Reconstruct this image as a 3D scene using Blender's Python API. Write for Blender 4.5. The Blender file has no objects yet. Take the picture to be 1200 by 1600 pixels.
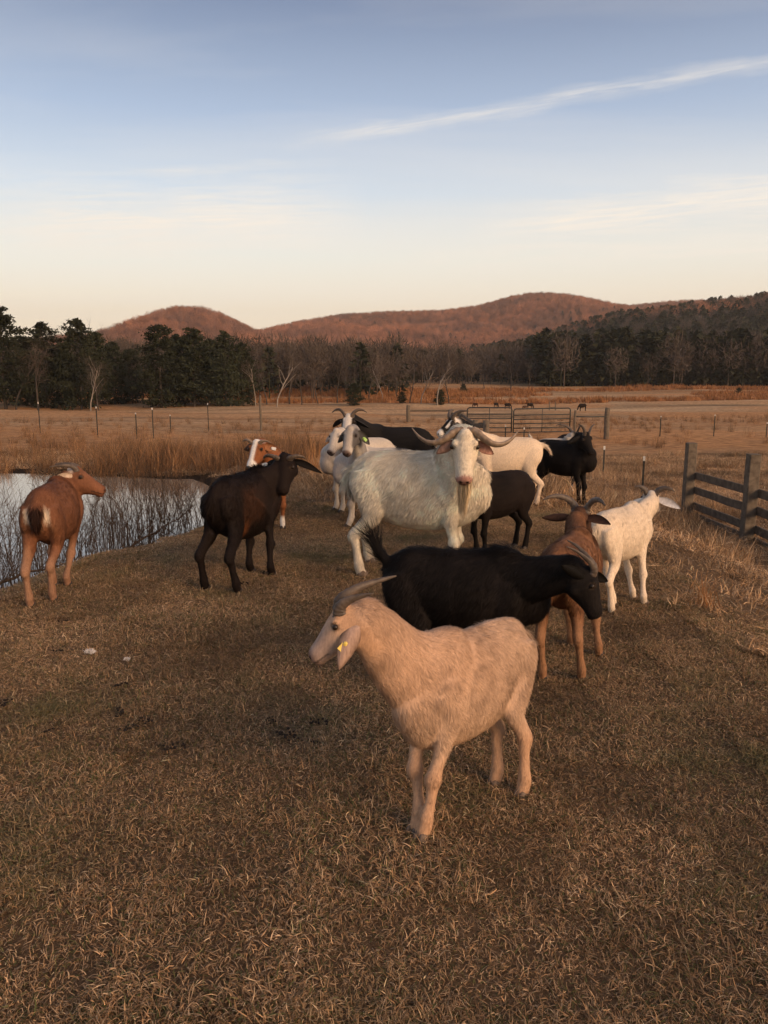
import bpy, math, random
import numpy as np

R = math.radians
rng = np.random.default_rng(7)
random.seed(7)
scene = bpy.context.scene
COL = scene.collection

# ------------------------------------------------------------------ camera
CAM_H, PITCH, FPX = 1.5, R(10.25), 1244.0      # FPX: focal length for a 1600 px tall frame
cam_d = bpy.data.cameras.new('camera')
cam_d.sensor_fit = 'VERTICAL'; cam_d.sensor_height = 36.0; cam_d.sensor_width = 27.0
cam_d.lens = 36.0 * FPX / 1600.0
cam_d.clip_start = 0.05; cam_d.clip_end = 9000
cam = bpy.data.objects.new('camera', cam_d); COL.objects.link(cam)
cam.location = (0, 0, CAM_H); cam.rotation_euler = (math.pi/2 - PITCH, 0, 0)
scene.camera = cam

# ------------------------------------------------------------------ world, sun, exposure
SUN_AZ, SUN_EL = R(-43), R(20)          # direction to the sun: right and behind the camera (angle from +x)
sun_dir = np.array([math.cos(SUN_AZ)*math.cos(SUN_EL), math.sin(SUN_AZ)*math.cos(SUN_EL), math.sin(SUN_EL)])
world = bpy.data.worlds.new('World'); scene.world = world; world.use_nodes = True

def ray(px, py):
    cx, cy = (px-600)/FPX, (800-py)/FPX
    return np.array([cx, math.cos(PITCH)+cy*math.sin(PITCH), -math.sin(PITCH)+cy*math.cos(PITCH)])

def build_world():
    nt = world.node_tree; N = nt.nodes; L = nt.links; N.clear()
    def n(t, **k):
        o = N.new(t)
        for a, b in k.items(): setattr(o, a, b)
        return o
    def mth(op, a, b=None, c=None, clamp=False):
        m = n('ShaderNodeMath', operation=op, use_clamp=clamp)
        for i, v in enumerate((a, b, c)):
            if v is None: continue
            if isinstance(v, (int, float)): m.inputs[i].default_value = v
            else: L.new(v, m.inputs[i])
        return m.outputs[0]
    def mix(f, a, b):
        m = n('ShaderNodeMix', data_type='RGBA')
        for i, v in ((0, f), (6, a), (7, b)):
            if isinstance(v, (int, float)): m.inputs[i].default_value = v
            elif isinstance(v, tuple): m.inputs[i].default_value = (*v, 1)
            else: L.new(v, m.inputs[i])
        return m.outputs[2]
    out = n('ShaderNodeOutputWorld'); bg = n('ShaderNodeBackground'); L.new(bg.outputs[0], out.inputs[0])
    tc = n('ShaderNodeTexCoord'); sep = n('ShaderNodeSeparateXYZ'); L.new(tc.outputs['Generated'], sep.inputs[0])
    z = sep.outputs[2]
    sky = n('ShaderNodeTexSky', sky_type='NISHITA'); sky.sun_disc = False
    sky.sun_elevation = SUN_EL; sky.sun_rotation = math.pi/2 - SUN_AZ
    sky.air_density = 1.0; sky.dust_density = 2.0; sky.ozone_density = 1.5
    # evening air: cream band over the horizon turning to dusty blue, the same all round
    ramp = n('ShaderNodeValToRGB'); L.new(mth('MULTIPLY', z, 1.0, clamp=True), ramp.inputs[0])
    cr = ramp.color_ramp
    stops = [(0.0, (1.16,.89,.62)), (.07, (1.08,.88,.66)), (.13, (.93,.87,.74)), (.20, (.68,.725,.77)), (.28, (.41,.49,.63)), (.38, (.195,.24,.355)), (1.0, (.135,.17,.27))]
    while len(cr.elements) < len(stops): cr.elements.new(0.5)
    for e, (p, c) in zip(cr.elements, stops): e.position = p; e.color = (*c, 1)
    # cirrus: noise on a high flat layer
    zc = mth('MAXIMUM', z, 0.0); den = mth('ADD', zc, 0.06)
    comb = n('ShaderNodeCombineXYZ')
    L.new(mth('DIVIDE', sep.outputs[0], den), comb.inputs[0]); L.new(mth('DIVIDE', sep.outputs[1], den), comb.inputs[1])
    mp = n('ShaderNodeMapping'); L.new(comb.outputs[0], mp.inputs[0])
    mp.inputs['Rotation'].default_value = (0, 0, R(-24)); mp.inputs['Scale'].default_value = (.16, .75, 1)
    nz = n('ShaderNodeTexNoise'); L.new(mp.outputs[0], nz.inputs['Vector'])
    nz.inputs['Scale'].default_value = 1.0; nz.inputs['Detail'].default_value = 6; nz.inputs['Roughness'].default_value = .55; nz.inputs['Distortion'].default_value = .6
    veil = mth('MULTIPLY', mth('MULTIPLY_ADD', nz.outputs[0], 3.4, -1.45, clamp=True), .38)
    def streak(p0, p1, width, amount, seed, wob):
        a = ray(*p0); b = ray(*p1); a /= np.linalg.norm(a); b /= np.linalg.norm(b)
        nn = np.cross(a, b); nn /= np.linalg.norm(nn); mid = (a+b)/np.linalg.norm(a+b)
        along = np.cross(nn, mid); half = math.acos(float(np.dot(a, b)))/2
        def dot(v):
            d = n('ShaderNodeVectorMath', operation='DOT_PRODUCT'); L.new(tc.outputs['Generated'], d.inputs[0]); d.inputs[1].default_value = tuple(v); return d.outputs['Value']
        s = dot(along); c = dot(nn)
        nx = n('ShaderNodeTexNoise'); nx.noise_dimensions = '1D'; L.new(s, nx.inputs['W']); nx.inputs['Scale'].default_value = 9+seed; nx.inputs['Detail'].default_value = 4
        off = mth('MULTIPLY_ADD', nx.outputs[0], wob, -wob/2)
        nw = n('ShaderNodeTexNoise'); L.new(mp.outputs[0], nw.inputs['Vector']); nw.inputs['Scale'].default_value = 6; nw.inputs['Detail'].default_value = 6; nw.inputs['Roughness'].default_value = .65
        w = mth('MULTIPLY_ADD', nw.outputs[0], width*2.2, -width*.25)
        d = mth('ABSOLUTE', mth('ADD', c, off))
        core = mth('SUBTRACT', 1.0, mth('DIVIDE', d, mth('MAXIMUM', w, .0015)), clamp=True)
        ends = mth('MULTIPLY', mth('SUBTRACT', half*1.05, mth('ABSOLUTE', s)), 9.0, clamp=True)
        fib = n('ShaderNodeTexNoise'); fm = n('ShaderNodeCombineXYZ'); L.new(mth('MULTIPLY', s, 7.0), fm.inputs[0]); L.new(mth('MULTIPLY', c, 110.0), fm.inputs[1]); fm.inputs[2].default_value = seed
        L.new(fm.outputs[0], fib.inputs['Vector']); fib.inputs['Scale'].default_value = 1.6; fib.inputs['Detail'].default_value = 5; fib.inputs['Roughness'].default_value = .62; fib.inputs['Distortion'].default_value = 1.0
        core = mth('MULTIPLY', core, mth('MULTIPLY_ADD', fib.outputs[0], 2.6, -.62, clamp=True))
        return mth('MULTIPLY', mth('MULTIPLY', core, ends), amount)
    s1 = streak((460,224), (1330,78), .013, .46, 0, .018)
    s2 = streak((740,358), (1400,285), .034, .85, 3, .02)
    s3 = streak((-60,352), (560,332), .060, .85, 5, .02)
    s4 = streak((560,425), (1450,375), .030, .5, 8, .02)
    # the Nishita half is scaled to the same level as the ramp
    scl = n('ShaderNodeVectorMath', operation='SCALE'); L.new(sky.outputs[0], scl.inputs[0]); scl.inputs['Scale'].default_value = SKY_GAIN
    base = mix(.25, ramp.outputs[0], scl.outputs[0])
    cloud = mth('ADD', mth('ADD', s1, s2), mth('ADD', mth('ADD', s3, s4), veil), clamp=True)
    hz = mth('MULTIPLY', zc, 12.0, clamp=True)
    skyc = mix(mth('MULTIPLY', cloud, hz), base, (.86,.78,.68))
    # below the horizon: dull earth
    below = mth('GREATER_THAN', z, -0.01)
    fin = mix(below, (.08,.06,.045), skyc)
    L.new(fin, bg.inputs['Color']); bg.inputs['Strength'].default_value = 1.0
SKY_GAIN = .12
build_world()

sun_l = bpy.data.lights.new('sun', 'SUN'); sun_l.energy = 2.8; sun_l.angle = R(34); sun_l.color = (1.0, .63, .36)
sun = bpy.data.objects.new('sun', sun_l); COL.objects.link(sun)
from mathutils import Vector, Matrix, Euler
sun.rotation_euler = Vector(tuple(sun_dir)).to_track_quat('Z', 'Y').to_euler()
sun.location = (20, -20, 12)

vs = scene.view_settings
vs.view_transform = 'Standard'; vs.look = 'None'; vs.exposure = 0.32; vs.gamma = 1.0; vs.use_curve_mapping = False
scene.cycles.max_bounces = 4; scene.cycles.diffuse_bounces = 2; scene.cycles.transparent_max_bounces = 6
scene.cycles.use_denoising = True; scene.cycles.use_adaptive_sampling = True; scene.cycles.adaptive_threshold = .03

# ------------------------------------------------------------------ helpers
def tag(o, label=None, cat=None, group=None, kind=None):
    if label: o['label'] = label
    if cat: o['category'] = cat
    if group: o['group'] = group
    if kind: o['kind'] = kind
    return o
def link(o, parent=None):
    COL.objects.link(o)
    if parent: o.parent = parent
    return o
def empty(name, loc=(0,0,0), rz=0):
    o = bpy.data.objects.new(name, None); COL.objects.link(o)
    o.empty_display_size = .1; o.location = loc; o.rotation_euler = (0,0,rz); return o
def smooth(a, b, x):
    t = np.clip((np.asarray(x, float)-a)/(b-a), 0, 1); return t*t*(3-2*t)
def unit(v):
    v = np.asarray(v, float); return v/np.maximum(np.linalg.norm(v, axis=-1, keepdims=True), 1e-9)

def mesh_np(name, V, F, cols=None, nrm=None, smooth_sh=True):
    """mesh from arrays: V (n,3); F: (m,k) array or list of such arrays (tris and quads)"""
    Fs = F if isinstance(F, list) else [F]
    Fs = [np.asarray(f, np.int32) for f in Fs if len(f)]
    me = bpy.data.meshes.new(name)
    V = np.asarray(V, np.float32)
    me.vertices.add(len(V)); me.vertices.foreach_set('co', V.ravel())
    nl = sum(f.size for f in Fs); npoly = sum(len(f) for f in Fs)
    me.loops.add(nl); me.polygons.add(npoly)
    me.loops.foreach_set('vertex_index', np.concatenate([f.ravel() for f in Fs]))
    tot = np.concatenate([np.full(len(f), f.shape[1], np.int32) for f in Fs])
    st = np.concatenate([[0], np.cumsum(tot)[:-1]]).astype(np.int32)
    me.polygons.foreach_set('loop_start', st)
    try: me.polygons.foreach_set('loop_total', tot)
    except Exception: pass
    me.polygons.foreach_set('use_smooth', np.full(npoly, smooth_sh))
    me.update(calc_edges=True); me.validate()
    if cols is not None: set_col(me, cols)
    if nrm is not None:
        a = me.attributes.new('nrm', 'FLOAT_VECTOR', 'POINT'); a.data.foreach_set('vector', np.asarray(nrm, np.float32).ravel())
    return me
def set_col(me, cols):
    a = me.attributes.new('Col', 'FLOAT_COLOR', 'POINT')
    c = np.ones((len(me.vertices), 4), np.float32); c[:, :3] = cols
    a.data.foreach_set('color', c.ravel())
def obj(name, me, mat=None, parent=None):
    o = bpy.data.objects.new(name, me)
    if mat and not len(me.materials): me.materials.append(mat)
    return link(o, parent)

class Geo:
    """gathers lofts, boxes and faces into one mesh"""
    def __init__(s): s.V = []; s.Q = []; s.T = []; s.n = 0
    def add(s, V, Q=None, T=None):
        V = np.asarray(V, float)
        if Q is not None and len(Q): s.Q.append(np.asarray(Q)+s.n)
        if T is not None and len(T): s.T.append(np.asarray(T)+s.n)
        s.V.append(V); s.n += len(V); return s
    def mesh(s, name, cols=None, smooth_sh=True):
        F = []
        if s.Q: F.append(np.concatenate(s.Q))
        if s.T: F.append(np.concatenate(s.T))
        return mesh_np(name, np.concatenate(s.V), F, cols, None, smooth_sh)
    def loft(s, path, ra, rb=None, up=(0,0,1), seg=12, cap=True):
        path = np.asarray(path, float); n = len(path)
        ra = np.broadcast_to(np.asarray(ra, float), (n,)); rb = ra if rb is None else np.broadcast_to(np.asarray(rb, float), (n,))
        T = unit(np.gradient(path, axis=0)); U = np.broadcast_to(np.asarray(up, float), (n,3))
        S = unit(np.cross(U, T)); U2 = np.cross(T, S)
        a = np.linspace(0, 2*math.pi, seg, endpoint=False)
        V = (path[:,None] + ra[:,None,None]*np.cos(a)[None,:,None]*S[:,None] + rb[:,None,None]*np.sin(a)[None,:,None]*U2[:,None]).reshape(-1,3)
        i = np.arange(n-1)[:,None]*seg; j = np.arange(seg)[None]; k = (j+1) % seg
        Q = np.stack([i+j, i+k, i+seg+k, i+seg+j], -1).reshape(-1,4)
        Tr = None
        if cap:
            V = np.concatenate([V, path[:1], path[-1:]]); c0 = n*seg; c1 = c0+1; jj = np.arange(seg); kk = (jj+1) % seg
            Tr = np.concatenate([np.stack([kk, jj, np.full(seg, c0)], -1), np.stack([(n-1)*seg+jj, (n-1)*seg+kk, np.full(seg, c1)], -1)])
        return s.add(V, Q, Tr)
    def box(s, c, half, M=None):
        c = np.asarray(c, float); hx, hy, hz = half
        V = np.array([[x*hx, y*hy, z*hz] for x in (-1,1) for y in (-1,1) for z in (-1,1)])
        if M is not None: V = V @ np.asarray(M).T
        Q = [[0,1,3,2],[4,6,7,5],[0,4,5,1],[2,3,7,6],[0,2,6,4],[1,5,7,3]]
        return s.add(V+c, Q)
    def ball(s, c, r, seg=12):
        th = np.linspace(0, math.pi, seg//2+2)[1:-1]; r = np.broadcast_to(np.asarray(r, float), (3,))
        a = np.linspace(0, 2*math.pi, seg, endpoint=False)
        V = np.stack([np.sin(th)[:,None]*np.cos(a), np.sin(th)[:,None]*np.sin(a), np.cos(th)[:,None]*np.ones(seg)], -1).reshape(-1,3)
        m = len(th); V = np.concatenate([V, [[0,0,1],[0,0,-1]]])*r + np.asarray(c, float)
        i = np.arange(m-1)[:,None]*seg; j = np.arange(seg)[None]; k = (j+1) % seg
        Q = np.stack([i+j, i+seg+j, i+seg+k, i+k], -1).reshape(-1,4)
        jj = np.arange(seg); kk = (jj+1) % seg
        T = np.concatenate([np.stack([jj, kk, np.full(seg, m*seg)], -1), np.stack([(m-1)*seg+kk, (m-1)*seg+jj, np.full(seg, m*seg+1)], -1)])
        return s.add(V, Q, T)

def spline(P, n):
    """Catmull-Rom through rows of P (any number of columns), n samples"""
    P = np.asarray(P, float); m = len(P)
    E = np.concatenate([[2*P[0]-P[1]], P, [2*P[-1]-P[-2]]])
    t = np.linspace(0, m-1-1e-9, n); i = t.astype(int); f = (t-i)[:,None]
    a, b, c, d = E[i], E[i+1], E[i+2], E[i+3]
    return .5*((2*b)+(-a+c)*f+(2*a-5*b+4*c-d)*f**2+(-a+3*b-3*c+d)*f**3)

def wob(P, f, seed):
    """smooth pseudo-noise in [-1,1] from sums of sines"""
    r = np.random.default_rng(seed); P = np.asarray(P, float); s = 0
    for k in range(6):
        d = r.normal(size=P.shape[-1]); d /= np.linalg.norm(d)
        s = s + np.sin(P @ d * f*(0.7+.35*k) + r.uniform(0, 6.28))
    return s/3.2

# ------------------------------------------------------------------ materials
def new_mat(name):
    m = bpy.data.materials.new(name); m.use_nodes = True
    nt = m.node_tree; b = nt.nodes['Principled BSDF']; b.inputs['Specular IOR Level'].default_value = .25
    return m, nt, b
def node(nt, t, **k):
    o = nt.nodes.new(t)
    for a, v in k.items(): setattr(o, a, v)
    return o
def mixc(nt, f, a, b, blend='MIX'):
    m = node(nt, 'ShaderNodeMix', data_type='RGBA', blend_type=blend)
    for i, v in ((0, f), (6, a), (7, b)):
        if isinstance(v, (int, float)): m.inputs[i].default_value = v
        elif isinstance(v, tuple): m.inputs[i].default_value = (*v[:3], 1)
        else: nt.links.new(v, m.inputs[i])
    return m.outputs[2]
def noise(nt, scale, detail=5, rough=.55, vec=None, dist=0):
    n = node(nt, 'ShaderNodeTexNoise')
    n.inputs['Scale'].default_value = scale; n.inputs['Detail'].default_value = detail; n.inputs['Roughness'].default_value = rough; n.inputs['Distortion'].default_value = dist
    if vec is not None: nt.links.new(vec, n.inputs['Vector'])
    return n.outputs[0]
def ramp(nt, fac, stops):
    r = node(nt, 'ShaderNodeValToRGB'); nt.links.new(fac, r.inputs[0]); e = r.color_ramp.elements
    while len(e) < len(stops): e.new(.5)
    for q, (p, c) in zip(e, stops): q.position = p; q.color = (*c, 1) if isinstance(c, tuple) else (c, c, c, 1)
    return r.outputs[0]
def bump(nt, b, h, strength, dist):
    n = node(nt, 'ShaderNodeBump'); n.inputs['Strength'].default_value = strength; n.inputs['Distance'].default_value = dist
    nt.links.new(h, n.inputs['Height']); nt.links.new(n.outputs[0], b.inputs['Normal'])
def geo_pos(nt): return node(nt, 'ShaderNodeNewGeometry').outputs['Position']
def attr(nt, name): return node(nt, 'ShaderNodeAttribute', attribute_name=name)

def mat_plain(name, c1, c2, scale=20, rough=.7, spec=.25, bumpd=.002, coord='Object', metal=0):
    m, nt, b = new_mat(name)
    tc = node(nt, 'ShaderNodeTexCoord'); f = noise(nt, scale, 6, .6, tc.outputs[coord])
    nt.links.new(ramp(nt, f, [(.3, c1), (.7, c2)]), b.inputs['Base Color'])
    b.inputs['Roughness'].default_value = rough; b.inputs['Specular IOR Level'].default_value = spec; b.inputs['Metallic'].default_value = metal
    if bumpd: bump(nt, b, f, .6, bumpd)
    return m
def mat_coat(name, strand=False):
    m, nt, b = new_mat(name)
    a = attr(nt, 'Col')
    if strand:
        nt.links.new(a.outputs['Color'], b.inputs['Base Color'])
        v = attr(nt, 'nrm'); vt = node(nt, 'ShaderNodeVectorTransform', vector_type='NORMAL', convert_from='OBJECT', convert_to='WORLD')
        nt.links.new(v.outputs['Vector'], vt.inputs[0]); nt.links.new(vt.outputs[0], b.inputs['Normal'])
        b.inputs['Specular IOR Level'].default_value = .10; b.inputs['Roughness'].default_value = .6
    else:
        tc = node(nt, 'ShaderNodeTexCoord'); mp = node(nt, 'ShaderNodeMapping'); nt.links.new(tc.outputs['Object'], mp.inputs[0]); mp.inputs['Scale'].default_value = (1, 1, .3)
        f = noise(nt, 130, 4, .6, mp.outputs[0])
        nt.links.new(mixc(nt, 1.0, a.outputs['Color'], ramp(nt, f, [(.25, .72), (.75, 1.15)]), 'MULTIPLY'), b.inputs['Base Color'])
        bump(nt, b, f, .5, .004); b.inputs['Roughness'].default_value = .8; b.inputs['Specular IOR Level'].default_value = .12
    return m
M_COAT = mat_coat('goat_skin'); M_FUR = mat_coat('goat_fur', True)

def mat_blades(name, sat=1.0, var=.25, transl=.25, patch=None):
    """dry blades: vertex colour x per-tuft random x broad patches"""
    m, nt, b = new_mat(name); L = nt.links
    a = attr(nt, 'Col'); oi = node(nt, 'ShaderNodeObjectInfo')
    c = mixc(nt, 1.0, a.outputs['Color'], ramp(nt, oi.outputs['Random'], [(0, 1-var), (1, 1+var)]), 'MULTIPLY')
    p = geo_pos(nt)
    f = noise(nt, .55, 5, .6, p)
    c = mixc(nt, 1.0, c, ramp(nt, f, [(.32, (.52,.49,.44)), (.46, (.94,.89,.80)), (.66, (1.25,1.18,1.06))]), 'MULTIPLY')
    if patch:
        g = noise(nt, 1.1, 4, .6, p)
        c = mixc(nt, ramp(nt, g, [(.53, 0.0), (.68, .62)]), c, patch)
    L.new(c, b.inputs['Base Color']); b.inputs['Roughness'].default_value = .7; b.inputs['Specular IOR Level'].default_value = .15
    tr = node(nt, 'ShaderNodeBsdfTranslucent'); L.new(c, tr.inputs[0]); mx = node(nt, 'ShaderNodeMixShader'); mx.inputs[0].default_value = transl
    L.new(b.outputs[0], mx.inputs[1]); L.new(tr.outputs[0], mx.inputs[2]); L.new(mx.outputs[0], nt.nodes['Material Output'].inputs[0])
    return m

# ------------------------------------------------------------------ terrain
POND = np.array([(-5.0,4.9),(-4.05,6.3),(-3.65,7.2),(-3.3,8.3),(-2.95,9.1),(-2.5,10.0),(-2.45,11.4),(-2.9,13.4),(-3.9,14.9),(-7,15.6),(-12,16.0),(-17,14),(-18,9),(-13,4.6),(-8,3.6)])
WATER_Z = -.60
def pond_sd(x, y):
    """signed distance to the pond outline, positive outside"""
    x = np.asarray(x, float); y = np.asarray(y, float); d = np.full(np.broadcast(x, y).shape, 1e9); ins = np.zeros(d.shape, bool)
    n = len(POND)
    for i in range(n):
        ax, ay = POND[i]; bx, by = POND[(i+1) % n]
        ex, ey = bx-ax, by-ay; wx, wy = x-ax, y-ay
        t = np.clip((wx*ex+wy*ey)/(ex*ex+ey*ey), 0, 1)
        d = np.minimum(d, np.hypot(wx-ex*t, wy-ey*t))
        c = ((ay > y) != (by > y)) & (x < ex*(y-ay)/(ey if ey else 1e-9)+ax); ins ^= c
    return np.where(ins, -d, d)
FY = [-400, -50, 0, 8, 15, 37, 100, 130, 190, 300, 700, 4000]
FZ = [-1.5, -.6, -.6, -.75, -1.0, -1.9, -3.55, -3.6, -3.1, -2.0, 2, 6]
def ground_z(x, y):
    x = np.asarray(x, float); y = np.asarray(y, float)
    f = np.interp(y, FY, FZ)
    c = (1-smooth(1.6, 5.0, x))*(1-smooth(10.5, 24, y))
    z = f*(1-c)
    P = np.stack(np.broadcast_arrays(x, y), -1)
    near = 1-smooth(60, 200, np.hypot(x, y))
    z = z + (.035*wob(P, .9, 3)+.012*wob(P, 3.1, 4))*near + .5*wob(P, .035, 8)*smooth(60, 180, np.hypot(x, y))
    z = z + .25*wob(P, .16, 9)*smooth(18, 40, y)
    sd = pond_sd(x, y)
    bank = WATER_Z-.02 + (z-WATER_Z+.02)*smooth(0, 2.0, sd + .15*wob(P, 2.0, 5))
    return np.where(sd < 2.0, np.where(sd > 0, bank, WATER_Z-.02-np.minimum(.7, -sd*.45)), z)
def gz(x, y): return float(ground_z(np.array([x]), np.array([y]))[0])
def at(px, py, Y):
    d = ray(px, py); s = Y/d[1]; return np.array([d[0]*s, Y, CAM_H+d[2]*s])
def on_ground(px, py, far=260):
    d = ray(px, py); t = np.geomspace(.8, far, 4000)/d[1]
    P = d[None]*t[:,None]; g = ground_z(P[:,0], P[:,1]); k = np.argmax(CAM_H+P[:,2] < g)
    return np.array([P[k,0], P[k,1], g[k]])

def build_ground():
    ang = np.concatenate([np.linspace(-math.pi, R(45), 90, endpoint=False), np.linspace(R(45), R(135), 330, endpoint=False), np.linspace(R(135), math.pi, 30, endpoint=False)])
    rad = np.concatenate([[.02], np.geomspace(.25, 2300, 320)])
    A, Rr = np.meshgrid(ang, rad); X, Y = Rr*np.cos(A), Rr*np.sin(A); Z = ground_z(X, Y)
    n = len(ang); i = np.arange(len(rad)-1)[:,None]*n; j = np.arange(n)[None]; k = (j+1) % n
    Q = np.stack([i+j, i+n+j, i+n+k, i+k], -1).reshape(-1,4)
    me = mesh_np('ground', np.stack([X, Y, Z], -1).reshape(-1,3), Q)
    m, nt, b = new_mat('pasture'); L = nt.links; p = geo_pos(nt)
    fine = noise(nt, 75, 8, .75, p); mid = noise(nt, 2.2, 6, .62, p)
    st = node(nt, 'ShaderNodeMapping'); L.new(p, st.inputs[0]); st.inputs['Scale'].default_value = (.05, .3, 1); big = noise(nt, .5, 6, .6, st.outputs[0], .4)
    st2 = node(nt, 'ShaderNodeMapping'); L.new(p, st2.inputs[0]); st2.inputs['Scale'].default_value = (.004, .022, 1); wide = noise(nt, 1.6, 5, .6, st2.outputs[0], .3)
    near = ramp(nt, fine, [(.25, (.08,.05,.03)), (.5, (.18,.115,.066)), (.75, (.29,.195,.12))])
    far = ramp(nt, big, [(.34, (.20,.13,.072)), (.46, (.38,.238,.125)), (.54, (.46,.29,.152)), (.66, (.60,.395,.215))])
    far = mixc(nt, ramp(nt, wide, [(.42, 0.0), (.62, .85)]), far, (.50,.245,.10))
    far = mixc(nt, 1.0, far, ramp(nt, mid, [(.34, .62), (.66, 1.25)]), 'MULTIPLY')
    ln = node(nt, 'ShaderNodeVectorMath', operation='LENGTH'); L.new(p, ln.inputs[0])
    mr = node(nt, 'ShaderNodeMapRange'); L.new(ln.outputs['Value'], mr.inputs[0]); mr.inputs[1].default_value = 9; mr.inputs[2].default_value = 30
    c = mixc(nt, mr.outputs[0], near, far)
    # wet mud along the pond
    sz = node(nt, 'ShaderNodeSeparateXYZ'); L.new(p, sz.inputs[0])
    mu = node(nt, 'ShaderNodeMapRange'); L.new(sz.outputs[2], mu.inputs[0]); mu.inputs[1].default_value = -.42; mu.inputs[2].default_value = -.58; 
    cl = node(nt, 'ShaderNodeMath', operation='LESS_THAN'); L.new(ln.outputs['Value'], cl.inputs[0]); cl.inputs[1].default_value = 20
    xs = node(nt, 'ShaderNodeMath', operation='LESS_THAN'); L.new(sz.outputs[0], xs.inputs[0]); xs.inputs[1].default_value = -1
    mm = node(nt, 'ShaderNodeMath', operation='MULTIPLY'); L.new(mu.outputs[0], mm.inputs[0]); L.new(cl.outputs[0], mm.inputs[1])
    m2 = node(nt, 'ShaderNodeMath', operation='MULTIPLY'); L.new(mm.outputs[0], m2.inputs[0]); L.new(xs.outputs[0], m2.inputs[1])
    c = mixc(nt, m2.outputs[0], c, (.035,.024,.016))
    L.new(c, b.inputs['Base Color']); b.inputs['Roughness'].default_value = .95; b.inputs['Specular IOR Level'].default_value = .05
    bump(nt, b, fine, 1.0, .03)
    o = obj('ground', me, m); tag(o, 'dry brown pasture on a pond dam and the fields beyond', kind='structure')
build_ground()

def build_pond():
    P = np.array(POND)
    c = P.mean(0); P2 = c+(P-c)*1.06; n = len(P2)
    V = np.concatenate([np.column_stack([P2, np.full(n, WATER_Z)]), [[c[0], c[1], WATER_Z]]])
    T = np.array([[i, (i+1) % n, n] for i in range(n)])
    m, nt, b = new_mat('pond_water'); p = geo_pos(nt)
    b.inputs['Base Color'].default_value = (.30,.24,.175,1); b.inputs['Roughness'].default_value = .03; b.inputs['IOR'].default_value = 2.1; b.inputs['Specular IOR Level'].default_value = .5
    mp = node(nt, 'ShaderNodeMapping'); nt.links.new(p, mp.inputs[0]); mp.inputs['Scale'].default_value = (1.2, 3.2, 1)
    bump(nt, b, noise(nt, 2.5, 3, .5, mp.outputs[0]), .05, .02)
    o = obj('pond_water', mesh_np('pond_water', V, T, smooth_sh=False), m); tag(o, 'still farm pond reflecting the pale evening sky', kind='structure')
build_pond()

# ------------------------------------------------------------------ scattering (for what nobody could count)
def scatter(name, pts, rot, scl, idx, protos, mat, label, kind='stuff'):
    """one object that instances small prototypes on points (geometry nodes)"""
    coll = bpy.data.collections.new(name+'_pieces')
    for i, me in enumerate(protos):
        me = me.copy(); me.materials.clear(); me.materials.append(mat)
        coll.objects.link(bpy.data.objects.new('%s_piece_%02d' % (name, i), me))
    me = bpy.data.meshes.new(name); me.vertices.add(len(pts)); me.vertices.foreach_set('co', np.asarray(pts, np.float32).ravel())
    for nm, ty, key, d in (('rot', 'FLOAT_VECTOR', 'vector', rot), ('scl', 'FLOAT', 'value', scl), ('idx', 'INT', 'value', idx)):
        a = me.attributes.new(nm, ty, 'POINT'); a.data.foreach_set(key, np.asarray(d, np.int32 if ty == 'INT' else np.float32).ravel())
    o = link(bpy.data.objects.new(name, me)); me.materials.append(mat)
    g = bpy.data.node_groups.new(name, 'GeometryNodeTree')
    g.interface.new_socket('Geometry', in_out='INPUT', socket_type='NodeSocketGeometry'); g.interface.new_socket('Geometry', in_out='OUTPUT', socket_type='NodeSocketGeometry')
    N = g.nodes; L = g.links
    gi = N.new('NodeGroupInput'); go = N.new('NodeGroupOutput'); ip = N.new('GeometryNodeInstanceOnPoints'); ci = N.new('GeometryNodeCollectionInfo')
    ci.inputs[0].default_value = coll; ci.inputs['Separate Children'].default_value = True; ci.inputs['Reset Children'].default_value = True
    def na(nm, ty):
        q = N.new('GeometryNodeInputNamedAttribute'); q.data_type = ty; q.inputs[0].default_value = nm; return q.outputs[0]
    er = N.new('FunctionNodeEulerToRotation'); L.new(na('rot', 'FLOAT_VECTOR'), er.inputs[0])
    L.new(gi.outputs[0], ip.inputs['Points']); L.new(ci.outputs[0], ip.inputs['Instance']); ip.inputs['Pick Instance'].default_value = True
    L.new(na('idx', 'INT'), ip.inputs['Instance Index']); L.new(er.outputs[0], ip.inputs['Rotation']); L.new(na('scl', 'FLOAT'), ip.inputs['Scale'])
    L.new(ip.outputs[0], go.inputs[0])
    md = o.modifiers.new('scatter', 'NODES'); md.node_group = g
    tag(o, label, kind=kind); return o

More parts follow.
